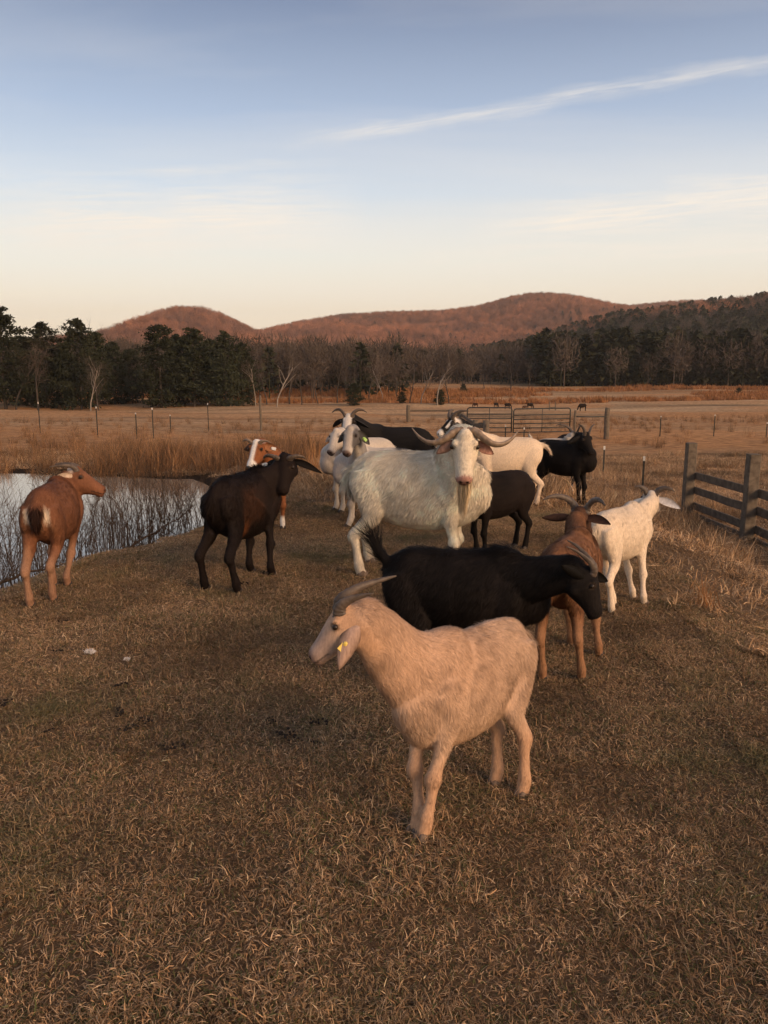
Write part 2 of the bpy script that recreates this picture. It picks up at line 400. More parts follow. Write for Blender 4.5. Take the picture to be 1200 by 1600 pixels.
def blades(n, lmin, lmax, width, spread, lean, pal, seed, curl=.6, segs=3):
    """a tuft of n bent blades as flat tapering strips"""
    r = np.random.default_rng(seed)
    base = np.column_stack([r.normal(0, spread, n), r.normal(0, spread, n), np.full(n, -.006)])
    az = r.uniform(0, 6.283, n); ln = r.uniform(lmin, lmax, n); el = np.clip(r.normal(lean, .38, n), -.05, 1.5)
    cu = r.normal(0, curl, n); az2 = r.normal(0, curl, n); w = width*r.uniform(.6, 1.3, n)
    V = []; p = base.copy()
    for k in range(segs+1):
        t = k/segs
        e = np.clip(el-(.35+np.abs(cu))*t*1.1, -.25, 1.55); a = az+az2*t*1.5
        d = np.column_stack([np.cos(a)*np.cos(e), np.sin(a)*np.cos(e), np.sin(e)])
        s = np.column_stack([-np.sin(a), np.cos(a), r.normal(0, .35, n)*(k > 0)])*(w*(1-t**1.6)*.5)[:,None]
        if k < segs: V += [p-s, p+s]
        else: V += [p]
        p = p + d*(ln/segs)[:,None]
        p[:,2] = np.maximum(p[:,2], .0015+.004*r.random(n))
    V = np.stack(V, 1); m = V.shape[1]
    o = (np.arange(n)*m)[:,None]
    Q = np.concatenate([o+np.array([[2*k, 2*k+1, 2*k+3, 2*k+2]]) for k in range(segs-1)]); T = o+np.array([[2*segs-2, 2*segs-1, 2*segs]])
    pal = np.asarray(pal); c = pal[r.integers(0, len(pal), n)]*r.uniform(.7, 1.2, (n,1))
    c = np.repeat(c[:,None], m, 1).reshape(-1,3)
    return mesh_np('blades', V.reshape(-1,3), [Q, T], c, smooth_sh=False)

DRY = [(.53,.365,.225),(.44,.285,.165),(.33,.215,.125),(.63,.46,.30),(.25,.165,.10),(.48,.295,.16),(.40,.285,.185)]
GREEN = [(.10,.115,.045),(.15,.145,.065)]
M_GRASS = mat_blades('dry_grass', patch=(.105,.112,.045)); M_WEED = mat_blades('dry_weeds', var=.35)

def polar_points(n, y0, y1, half=.66, power=1.0, seed=1):
    """points in the wedge in front of the camera, uniform per area"""
    r = np.random.default_rng(seed)
    y = np.sqrt(r.uniform(y0**2, y1**2, n)) if power == 1 else y0*(y1/y0)**r.random(n)
    x = r.uniform(-1, 1, n)*(y*half+.5)
    return x, y

def patch_blades(n, size, lmin, lmax, width, lean, pal, seed, curl=.6, segs=3, clump=.5, tall=None):
    """a square patch of bent blades, gathered in loose clumps"""
    r = np.random.default_rng(seed)
    nc = max(4, int(n/22)); cc = r.uniform(-.5, .5, (nc,2))*size; ca = r.uniform(0, 6.283, nc); cl = r.uniform(.65, 1.25, nc); cb = r.uniform(.55, 1.28, nc)
    k = r.integers(0, nc, n); free = r.random(n) > clump
    xy = np.where(free[:,None], r.uniform(-.5, .5, (n,2))*size, cc[k]+r.normal(0, .016*(1+lmax*8), (n,2)))
    base = np.column_stack([xy, np.full(n, -.004)])
    az = np.where(free, r.uniform(0, 6.283, n), ca[k]+r.normal(0, .9, n)); ln = r.uniform(lmin, lmax, n)*cl[k]
    el = np.clip(r.normal(lean, .42, n), -.05, 1.5); cu = r.normal(0, curl, n); az2 = r.normal(0, curl, n); w = width*r.uniform(.55, 1.35, n)
    V = []; p = base.copy(); p[:,2] += r.uniform(0, .012, n)*free
    for q in range(segs+1):
        t = q/segs; e = np.clip(el-(.3+np.abs(cu))*t*1.1, -.3, 1.55); a = az+az2*t*1.5
        d = np.column_stack([np.cos(a)*np.cos(e), np.sin(a)*np.cos(e), np.sin(e)])
        sd = np.column_stack([-np.sin(a), np.cos(a), r.normal(0, .5, n)*(q > 0)])*(w*(1-.9*t**1.6)*.5)[:,None]
        if q < segs: V += [p-sd, p+sd]
        else: V += [p]
        p = p+d*(ln/segs)[:,None]; p[:,2] = np.maximum(p[:,2], .002+.006*r.random(n))
    V = np.stack(V, 1); m = V.shape[1]; o = (np.arange(n)*m)[:,None]
    Q = np.concatenate([o+np.array([[2*q, 2*q+1, 2*q+3, 2*q+2]]) for q in range(segs-1)]); T = o+np.array([[2*segs-2, 2*segs-1, 2*segs]])
    pal = np.asarray(pal); c = np.clip(pal[r.integers(0, len(pal), n)]*(r.uniform(.62, 1.35, n)*cb[k])[:,None], 0, .85)
    return mesh_np('blades', V.reshape(-1,3), [Q, T], np.repeat(c[:,None], m, 1).reshape(-1,3), smooth_sh=False)

def cells(size, y0, y1, half, seed, test=None, jit=.06):
    """centres of a jittered square grid over the wedge in view"""
    r = np.random.default_rng(seed)
    X, Y = np.meshgrid(np.arange(-y1*half-1, y1*half+1, size), np.arange(y0, y1, size)); x = X.ravel()+r.uniform(-jit, jit, X.size)*size; y = Y.ravel()+r.uniform(-jit, jit, X.size)*size
    k = np.abs(x) < y*half+.8
    if test is not None: k &= test(x, y)
    return x[k], y[k]
def slope_rot(x, y, spin, e=.25):
    """Euler angles that lay a patch on the ground after spinning it"""
    gx = (ground_z(x+e, y)-ground_z(x-e, y))/(2*e); gy = (ground_z(x, y+e)-ground_z(x, y-e))/(2*e)
    out = []
    for a, b, c in zip(gx, gy, spin):
        nrm = Vector((-a, -b, 1)).normalized(); q = Vector((0,0,1)).rotation_difference(nrm)
        out.append((q.to_matrix() @ Euler((0,0,c)).to_matrix()).to_euler())
    return np.array([[v.x, v.y, v.z] for v in out])

def build_grass():
    r = np.random.default_rng(5)
    S = .42
    pr = [patch_blades(5200, S*1.2, .012, .042, .0023, .32, DRY*3+GREEN*2, 100+i, .7, 3, .5) for i in range(6)]
    pr += [patch_blades(4800, S*1.2, .014, .056, .0023, .42, DRY*3+GREEN*3, 110+i, .7, 3, .55) for i in range(3)]
    x, y = cells(S, 1.0, 8.6, .62, 2, lambda x, y: (pond_sd(x, y) > .25) & ((x < 2.4) | (y < 4)))
    n = len(x)
    scatter('grass', np.column_stack([x, y, ground_z(x, y)]), slope_rot(x, y, r.integers(0, 4, n)*1.5708+r.normal(0, .08, n)), r.uniform(.95, 1.1, n), r.integers(0, 9, n), pr, M_GRASS, 'short matted dry brown grass under the goats')
    S = 1.0
    pr = [patch_blades(1700, S*1.15, .05, .16, .0065, .5, DRY, 200+i, .6) for i in range(5)]
    pr += [patch_blades(1500, S*1.15, .10, .36, .0065, .85, DRY, 220+i, .5) for i in range(3)]
    x, y = cells(S, 4.0, 30, .58, 3, lambda x, y: (pond_sd(x, y) > .45) & ((y > 8.2) | (x > 2.1)))
    n = len(x); tall = smooth(-.1, .8, wob(np.stack([x, y], -1), .8, 12))
    idx = np.where(r.random(n) > tall*.7, r.integers(0, 5, n), r.integers(5, 8, n))
    scatter('meadow_grass', np.column_stack([x, y, ground_z(x, y)-.01]), slope_rot(x, y, r.uniform(0, 6.28, n), .5), r.uniform(.9, 1.15, n), idx, pr, M_WEED, 'longer loose dry grass on the far dam and field')
    # tall stems beyond the pond and along the fence lines
    TALL = [(.36,.20,.10),(.30,.155,.075),(.24,.14,.08),(.42,.25,.13),(.17,.11,.07)]
    pr = [blades(46, .35, .95, .010, .12, 1.28, TALL, 300+i, .25, 4) for i in range(6)]
    xs, ys = [], []
    def band(n, x0, x1, y0, y1): xs.append(r.uniform(x0, x1, n)); ys.append(r.uniform(y0, y1, n))
    band(420, -16, -2.2, 15.7, 19); band(520, -6, -1.2, 15.2, 26); band(500, -20, 2, 22, 36); band(160, -2.6, -1.4, 13, 19); band(480, -30, 20, 34, 60)
    band(300, 12, 42, 55, 72)
    x = np.concatenate(xs); y = np.concatenate(ys); keep = pond_sd(x, y) > .1; x, y = x[keep], y[keep]; n = len(x)
    scatter('tall_dry_weeds', np.column_stack([x, y, ground_z(x, y)-.02]), np.column_stack([r.normal(0,.08,n), r.normal(0,.08,n), r.uniform(0,6.28,n)]), np.where((x > -6) & (x < -.9) & (y < 27), r.uniform(.45, 1.0, n), np.where(y < 20, r.uniform(.22, .62, n), r.uniform(.4, .95, n))), r.integers(0, 6, n), pr, M_WEED, 'tall tan weed stems beyond the pond and along the fences')
    # broomsedge on the far rise
    x = r.uniform(-60, 150, 9000); y = r.uniform(120, 192, 9000); n = len(x)
    pr = [blades(30, .4, 1.0, .09, .45, 1.1, [(.40,.185,.075),(.34,.16,.07),(.44,.23,.11)], 340+i, .3, 2) for i in range(4)]
    keep = wob(np.stack([x, y*2], -1), .05, 44) > -.25; x, y = x[keep], y[keep]; n = len(x)
    scatter('broomsedge', np.column_stack([x, y, ground_z(x, y)-.02]), np.column_stack([np.zeros(n), np.zeros(n), r.uniform(0,6.28,n)]), r.uniform(.6, 1.3, n), r.integers(0, 4, n), pr, M_WEED, 'orange broomsedge covering the far rise before the wood')
build_grass()

# ------------------------------------------------------------------ hills and woods
def skyline(pts, D, drop):
    """(pixel column, row) of a ridge line seen at distance D -> x positions and heights"""
    Q = np.array([at(p, q, D) for p, q in pts]); return Q[:,0], np.maximum(Q[:,2]-drop, 2)
RIDGES = [  # (skyline, distance of the crest, foot distance, tree height)
    ([(-400,560),(-150,545),(60,538),(150,528),(200,523),(230,509),(262,491),(285,484),(300,482),(318,484),(340,490),(370,506),(400,519),(440,530),(520,560)], 950, 520, 9),
    ([(250,556),(380,524),(430,519),(480,505),(540,496),(600,492),(680,491),(740,483),(790,468),(830,462),(870,465),(920,477),(960,483),(1000,479),(1040,475),(1100,474),(1200,468),(1350,470),(1700,520)], 1300, 560, 9),
    ([(640,577),(720,566),(820,540),(900,513),(960,497),(1040,488),(1100,479),(1160,472),(1200,466),(1300,455),(1500,450),(1900,520)], 560, 215, 9),
]
RZ = []
for pts, D, foot, drop in RIDGES:
    xs, hs = skyline(pts, D, drop); RZ.append((xs, hs, D, foot))
def hill_z(x, y):
    z = np.full(np.broadcast(x, y).shape, -8.0)
    for xs, hs, D, foot in RZ:
        h = np.interp(x, xs, hs, left=0, right=0)
        t = np.where(y < D, smooth(foot, D, y), 1-.8*smooth(D, D+600, y))
        P = np.stack(np.broadcast_arrays(x, y), -1)
        zz = -6 + (h+6)*t**1.15*(1+.10*wob(P, .012, 21)*(1-t)) + 3*wob(P, .03, 22)*t*(1-t)*4
        z = np.maximum(z, np.where(y > foot-30, zz, -8))
    return z
def build_hills():
    x = np.linspace(-1100, 1300, 220); y = np.geomspace(200, 2000, 170)
    X, Y = np.meshgrid(x, y); Z = hill_z(X, Y); n = len(x)
    i = np.arange(len(y)-1)[:,None]*n; j = np.arange(n-1)[None]
    Q = np.stack([i+j, i+j+1, i+n+j+1, i+n+j], -1).reshape(-1,4)
    m, nt, b = new_mat('leaf_litter'); p = geo_pos(nt); f = noise(nt, .06, 7, .7, p)
    nt.links.new(ramp(nt, f, [(.3, (.15,.07,.042)), (.55, (.26,.115,.064)), (.75, (.34,.16,.09))]), b.inputs['Base Color']); b.inputs['Roughness'].default_value = 1; b.inputs['Specular IOR Level'].default_value = 0
    o = obj('hills', mesh_np('hills', np.stack([X, Y, Z], -1).reshape(-1,3), Q), m); tag(o, 'low wooded hills of russet winter forest', kind='structure')
build_hills()

def mat_tree(name, c1, c2, var=.3, scale=.9, rough=.9):
    m, nt, b = new_mat(name); oi = node(nt, 'ShaderNodeObjectInfo'); p = geo_pos(nt)
    f = ramp(nt, noise(nt, scale, 4, .6, p), [(.3, 0.0), (.7, 1.0)])
    c = mixc(nt, f, c1, c2)
    c = mixc(nt, 1.0, c, ramp(nt, oi.outputs['Random'], [(0, 1-var), (1, 1+var)]), 'MULTIPLY')
    nt.links.new(c, b.inputs['Base Color']); b.inputs['Roughness'].default_value = rough; b.inputs['Specular IOR Level'].default_value = .05
    return m
M_BARE_FAR = mat_tree('winter_twigs_far', (.18,.10,.072), (.46,.20,.105), .4, .012)
M_EVER_FAR = mat_tree('evergreen_far', (.030,.032,.019), (.048,.048,.028), .3)
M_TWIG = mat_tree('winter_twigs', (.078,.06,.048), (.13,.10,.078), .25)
M_BARK = mat_tree('grey_bark', (.05,.041,.034), (.095,.078,.064), .2)
M_PALEBARK = mat_tree('pale_sycamore_bark', (.20,.165,.135), (.36,.31,.26), .1)
M_NEEDLE = mat_tree('pine_needles', (.024,.028,.017), (.046,.049,.027), .25)

def far_bare(seed):
    """far winter tree: a stem and a haze of thin twig slivers"""
    r = np.random.default_rng(seed); g = Geo(); H = 1.0
    g.loft([(0,0,-.05),(0,0,.5),(r.normal(0,.03),r.normal(0,.03),.8)], [.010,.008,.004], seg=4, up=(1,0,0), cap=False)
    n = 300
    u = unit(r.normal(size=(n,3)))*r.random((n,1))**.4; c = u*np.array([.30,.30,.36])+np.array([0,0,.62])
    d = unit(c-np.array([0,0,.25])+r.normal(0,.25,(n,3))); s = unit(np.cross(d, r.normal(size=(n,3))))*.0065
    L = r.uniform(.08,.2,(n,1)); V = np.stack([c-s-d*L/2, c+s-d*L/2, c+d*L/2], 1).reshape(-1,3)
    g.add(V, None, np.arange(3*n).reshape(-1,3)); return g.mesh('far_bare', smooth_sh=False)
def far_ever(seed):
    r = np.random.default_rng(seed); g = Geo(); n = 130
    g.loft([(0,0,-.05),(0,0,.9)], [.02,.005], seg=4, up=(1,0,0), cap=False)
    z = r.uniform(.12, 1, n); rad = (.30*(1-z)**.75+.02)*np.sqrt(r.uniform(.25,1,n))*(1+.25*np.sin(z*23)); a = r.uniform(0,6.28,n)
    c = np.column_stack([rad*np.cos(a), rad*np.sin(a), z]); d = unit(np.column_stack([np.cos(a), np.sin(a), r.normal(-.1,.4,n)]))
    s = unit(np.cross(d, r.normal(size=(n,3))))*.045; L = .075
    V = np.stack([c-s-d*L/2, c+s-d*L/2, c+d*L], 1).reshape(-1,3)
    g.add(V, None, np.arange(3*n).reshape(-1,3)); return g.mesh('far_ever', smooth_sh=False)

def build_far_woods():
    r = np.random.default_rng(77)
    bare = [far_bare(400+i) for i in range(6)]; ever = [far_ever(420+i) for i in range(5)]
    def put(name, x, y, z, hmin, hmax, protos, mat, label):
        n = len(x)
        scatter(name, np.column_stack([x, y, z]), np.column_stack([np.zeros(n), np.zeros(n), r.uniform(0,6.28,n)]), r.uniform(hmin, hmax, n), r.integers(0, len(protos), n), protos, mat, label)
    # russet hardwoods on the hillsides
    n = 30000; y = np.sqrt(r.uniform(480**2, 1340**2, n)); x = r.uniform(-.62, .62, n)*y; z = hill_z(x, y); k = z > 0
    put('hillside_hardwoods', x[k], y[k], z[k]-.5, 9, 15, bare, M_BARE_FAR, 'russet leafless hardwood forest covering the far hills')
    n = 2600; y = np.sqrt(r.uniform(500**2, 1320**2, n)); x = r.uniform(-.62, .62, n)*y; z = hill_z(x, y)
    k = (z > 0) & (wob(np.stack([x, y], -1), .012, 61) > .25); put('hillside_evergreens', x[k], y[k], z[k]-.5, 7, 12, ever, M_EVER_FAR, 'scattered dark evergreens among the far hardwoods')
    # the nearer dark wood on the hill behind the field
    n = 9000; x = r.uniform(10, 520, n); y = 200+390*r.random(n)**1.6; z = np.maximum(hill_z(x, y), ground_z(x, y)); k = (x > 30+.05*y) & (np.abs(x) < .7*y)
    put('dark_wood_evergreens', x[k], y[k], z[k]-.5, 9, 15, ever, M_EVER_FAR, 'dense dark evergreen wood behind the field')
    n = 5500; x = r.uniform(10, 520, n); y = r.uniform(196, 600, n); z = np.maximum(hill_z(x, y), ground_z(x, y)); k = (x > 30+.05*y) & (np.abs(x) < .7*y)
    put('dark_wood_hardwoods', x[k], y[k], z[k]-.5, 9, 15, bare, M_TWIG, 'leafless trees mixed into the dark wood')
    # low wood filling between the lone trees and the hills
    n = 9000; x = r.uniform(-330, 140, n); y = r.uniform(135, 480, n); k = (np.abs(x) < .7*y) & ((x < .02*y) | (y > 205)); x, y = x[k], y[k]
    z = np.maximum(hill_z(x, y), ground_z(x, y)); k = r.random(len(x)) < .75
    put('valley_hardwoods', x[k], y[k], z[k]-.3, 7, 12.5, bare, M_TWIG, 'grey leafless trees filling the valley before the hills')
    k = ~k & (wob(np.stack([x, y], -1), .03, 62) > -.1); put('valley_evergreens', x[k], y[k], z[k]-.3, 6, 10, ever, M_EVER_FAR, 'dark evergreens among the grey valley trees')
build_far_woods()

def make_bare_tree(seed, H, spread=.33, fork=.35):
    """trunk with limbs (one mesh) and crown of branchlets and twigs (another)"""
    r = np.random.default_rng(seed); lim = Geo(); cr = Geo()
    def limb(g, p, d, L, rad, lvl):
        n = 5; pts = [p]; q = p.copy(); dd = d.copy()
        for k in range(n):
            dd = unit(dd + r.normal(0, .13, 3) + np.array([0,0,.05 if lvl else .02])); q = q+dd*L/n; pts.append(q.copy())
        rr = np.linspace(rad, rad*.45, n+1); ref = (1,0,0) if abs(d[2]) > .6 else (0,0,1)
        g.loft(pts, rr, seg=6 if lvl == 0 else (5 if lvl == 1 else 3), up=ref, cap=False)
        return pts, dd
    def grow(p, d, L, rad, lvl):
        g = lim if lvl <= 1 else cr
        pts, dd = limb(g, p, d, L, rad, lvl)
        if lvl >= 4: return
        nb = [7, 5, 5, 4][lvl]; t0 = [fork, .25, .2, .15][lvl]
        for k in range(nb):
            t = t0+(1-t0)*(k+r.random())/nb; i = min(int(t*5), 4); f = t*5-i; q = pts[i]*(1-f)+pts[i+1]*f
            a = r.uniform(0, 6.283); side = unit(np.cross(d, [math.cos(a), math.sin(a), .3])); up = [.75, .8, .9, .9][lvl]
            nd = unit(side*r.uniform(.7, 1.1)*(1.0 if lvl else spread*2.6) + d*up)
            grow(q, nd, L*[.58, .55, .55, .6][lvl]*r.uniform(.7, 1.15)*(1-.35*t*(lvl == 0)), rad*(1-.55*t)*[.5,.55,.55,.6][lvl], lvl+1)
    grow(np.array([0,0,-.2]), np.array([0,0,1.0]), H*.72, H*.0125, 0)
    return lim.mesh('limbs'), cr.mesh('twigs', smooth_sh=False)

def make_pine(seed, H, wid=.2, bare=.15):
    r = np.random.default_rng(seed); tr = Geo(); tr.loft(spline([(0,0,-.3),(r.normal(0,.1),r.normal(0,.1),H*.4),(r.normal(0,.15),r.normal(0,.15),H*.75),(0,0,H*.98)], 9), np.linspace(H*.017, .03, 9), seg=7, up=(1,0,0), cap=False)
    V = []; nbr = 95
    for k in range(nbr):
        t = bare+(1-bare)*((k+r.random())/nbr)
        L = H*wid*(1-t)**.5*min(1, .35+t*2.2)*r.uniform(.55, 1.2)*(1+.25*math.sin(t*31+seed))+.25
        a = k*2.4+r.normal(0, .4); tilt = r.normal(.12-.25*(1-t), .15)
        d = unit(np.array([math.cos(a), math.sin(a), tilt]))
        tr.loft([(0,0,H*t), tuple(np.array([0,0,H*t])+d*L*.5+[0,0,.02*L]), tuple(np.array([0,0,H*t])+d*L)], [.035,.025,.01], seg=3, up=(.01,.02,1), cap=False)
        m = int(34+40*L/(H*wid))
        s = r.uniform(.25, 1.08, m)**.8; c = np.array([0,0,H*t])+d*L*s[:,None]+r.normal(0, .16+.10*L, (m,3))*np.array([1,1,.55])
        dd = unit(d+r.normal(0,.7,(m,3))); sd = unit(np.cross(dd, r.normal(size=(m,3))))
        w = r.uniform(.10, .2, (m,1)); l = r.uniform(.25, .5, (m,1))
        V.append(np.stack([c-sd*w, c+sd*w, c+dd*l], 1))
    V = np.concatenate(V); me = mesh_np('needles', V.reshape(-1,3), np.arange(len(V)*3).reshape(-1,3), smooth_sh=False)
    return tr.mesh('trunk'), me

def build_trees():
    r = np.random.default_rng(9)
    PV = [make_pine(500+i, 12, [.27,.32,.22,.29][i], [.10,.06,.22,.04][i]) for i in range(4)]
    BV = [make_bare_tree(520+i, 12, [.33,.42,.28,.5,.38][i], [.35,.3,.4,.22,.3][i]) for i in range(5)]
    def tree(kind, name, px, top, Y, var, label, group, pale=False, base=None):
        x = at(px, 600, Y)[0]; g = gz(x, Y); H = at(px, top, Y)[2]-g
        e = empty(name, (x, Y, g), r.uniform(0, 6.28)); s = H/(12 if kind == 'pine' else 11.6)
        e.scale = (s*r.uniform(.9, 1.1),)*2+(s,)
        tm, cm = (PV if kind == 'pine' else BV)[var]
        if pale:
            tm = tm.copy(); tm.materials.clear(); tm.materials.append(M_PALEBARK)
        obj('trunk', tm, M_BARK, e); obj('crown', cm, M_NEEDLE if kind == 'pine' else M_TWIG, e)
        tag(e, label, 'tree', group); return e
    pines = [(-34,496,110),(6,481,104),(40,526,112),(72,506,108),(99,538,116),(125,500,106),(151,519,113),(178,536,118),(206,546,121),(251,509,108),(277,524,114),(303,514,110),(330,531,116),(353,519,109),(379,537,113)]
    ptx = ['cut by the left picture edge', 'tallest at the picture edge with tiered boughs', 'first low one right of the tiered pine', 'rounded one near the bare tops', 'low one in a gap', 'broad one standing highest of the left wood',
           'directly right of the broad one', 'shorter, above the pair of pale trunks', 'shortest before the gap under the cone hill', 'tallest of the right clump under the cone hill', 'second of the right clump',
           'third of the right clump', 'low fourth of the right clump', 'fifth of the right clump', 'last of the right clump, beside the bare trees']
    for i, ((px, top, Y), tx) in enumerate(zip(pines, ptx)):
        tree('pine', 'pine_tree', px, top, Y, [2,0,1,3,1,1,0,3,1,1,3,0,1,3,1][i], 'dark green pine beyond the pond fence, %s' % tx, 'pines at the field edge')
    bares = [(22,520,103,2,0),(57,512,101,0,0),(86,491,119,3,0),(101,489,122,1,0),(139,545,101,2,1),(152,550,102,4,0),(182,499,124,3,0),(222,548,118,1,0),(398,548,112,0,1),(416,546,116,2,0),(432,541,110,2,1),(452,536,118,0,0),(471,549,116,1,0),(497,545,119,3,0),(527,541,121,4,0),
             (556,546,122,1,0),(577,550,126,0,0),(598,556,131,2,1),(618,553,130,4,0),(640,548,118,3,0),(658,552,116,2,1),(684,545,112,0,1),(702,556,120,1,0),(727,548,160,3,0),(757,556,172,1,0),(800,544,166,3,0),(826,551,176,4,0)]
    btx = ['behind the tiered pine', 'thin, before the first pines', 'bare top rising over the left pines', 'tall bare top beside another over the pines', 'pale trunk standing before the broad pine', 'slender, next to a pale trunk', 'lone bare top left of the cone hill', 'in the gap left of the right pine clump',
           'pale, just right of the pine clump', 'grey, between two pale trunks', 'white trunked, tall, above the wooden fence post', 'grey, first right of the white trunk', 'grey, second right of the white trunk', 'grey, above the reddish brush', 'grey, broad, above the black goat with white forehead',
           'before the dark cedars', 'thin, left of a pale stem', 'pale straight stem in mid valley', 'right of the pale straight stem', 'spreading, at the near field edge', 'pale leaning trunk at the near field edge', 'pale forked trunk with arching boughs', 'grey, right of the forked pale trunk', 'spreading, alone on the orange rise', 'small, on the orange rise', 'large rounded crown before the dark wood', 'beside the large rounded crown']
    for (px, top, Y, v, pale), tx in zip(bares, btx):
        tree('bare', 'bare_tree', px, top, Y, v, 'leafless winter tree, %s' % tx, 'bare trees at the field edge', pale)
    for px, top, Y, tx in [(553,599,112,'small dark cedar at the field edge left of the rise'), (628,612,116,'low dark bush left of the forked pale trunk'), (688,609,113,'low dark thicket at the foot of the forked pale trunk'), (724,600,158,'tiny dark bush under the tree on the rise'), (1155,606,150,'small dark bush far out on the right field')]:
        e = tree('pine', 'cedar_bush', px, top, Y, 3, tx, 'small cedars in the field'); e.scale = (e.scale[2]*1.7, e.scale[2]*1.7, e.scale[2])
build_trees()

# ------------------------------------------------------------------ goats
M_HORN = mat_plain('horn', (.055,.040,.030), (.15,.11,.08), 30, .5, .35, .003)
M_PALEHORN = mat_plain('pale_horn', (.16,.11,.075), (.33,.24,.165), 26, .5, .35, .004)
M_HOOF = mat_plain('hoof', (.03,.022,.017), (.085,.062,.045), 60, .6, .3, .001)
M_PALEHOOF = mat_plain('pale_hoof', (.10,.068,.045), (.20,.14,.10), 60, .6, .3, .001)
M_EYE = mat_plain('eye', (.012,.008,.005), (.03,.017,.008), 90, .3, .4, 0)
M_TAG = mat_plain('yellow_tag', (.72,.50,.08), (.85,.62,.14), 60, .5, .4, 0)
M_GTAG = mat_plain('green_tag', (.28,.50,.10), (.40,.62,.16), 60, .5, .4, 0)
M_WTAG = mat_plain('white_tag', (.62,.60,.55), (.75,.72,.67), 60, .5, .4, 0)

TORSO = [(-.515,.795,.035,.030),(-.49,.790,.100,.078),(-.43,.775,.170,.125),(-.34,.760,.222,.152),(-.20,.722,.252,.172),(-.05,.695,.274,.194),(.10,.692,.280,.192),(.24,.705,.276,.170),(.36,.730,.248,.146),(.46,.755,.190,.116),(.53,.770,.105,.070),(.56,.770,.035,.03)]
HEAD = [(-.12,-.03,-.120,.050),(-.02,.015,-.162,.074),(.13,.034,-.188,.089),(.30,.032,-.192,.092),(.47,.012,-.178,.078),(.64,-.012,-.162,.064),(.80,-.032,-.154,.058),(.92,-.044,-.154,.056),(.99,-.054,-.148,.048),(1.035,-.076,-.130,.028)]
HL = .308
HORNS = {
 'back': [(.06,.034,.0),(.025,.042,.042),(-.045,.055,.044),(-.14,.082,.012),(-.24,.118,-.045)],
 'buck': [(.0,.026,-.005),(.012,.066,.012),(.055,.118,.012),(.085,.178,.0),(.078,.240,-.01),(.036,.296,-.016),(-.03,.340,-.016)],
 'curl': [(.06,.036,.010),(.055,.055,.060),(.005,.095,.095),(-.06,.150,.100),(-.115,.205,.075),(-.14,.245,.040)],
 'flat': [(.05,.036,.008),(.045,.068,.040),(.035,.115,.050),(.03,.160,.032),(.035,.185,.005)],
 'splay': [(.05,.034,.010),(.02,.050,.065),(-.02,.080,.105),(-.045,.120,.125),(-.055,.150,.125)],
 'lyre': [(.05,.036,.01),(.02,.065,.06),(-.01,.115,.085),(-.02,.170,.075),(-.01,.215,.05)],
}
C = lambda *v: np.array(v, float)
def lerpc(c, f, d): f = np.asarray(f)[:,None]; return c*(1-f)+np.asarray(d)*f

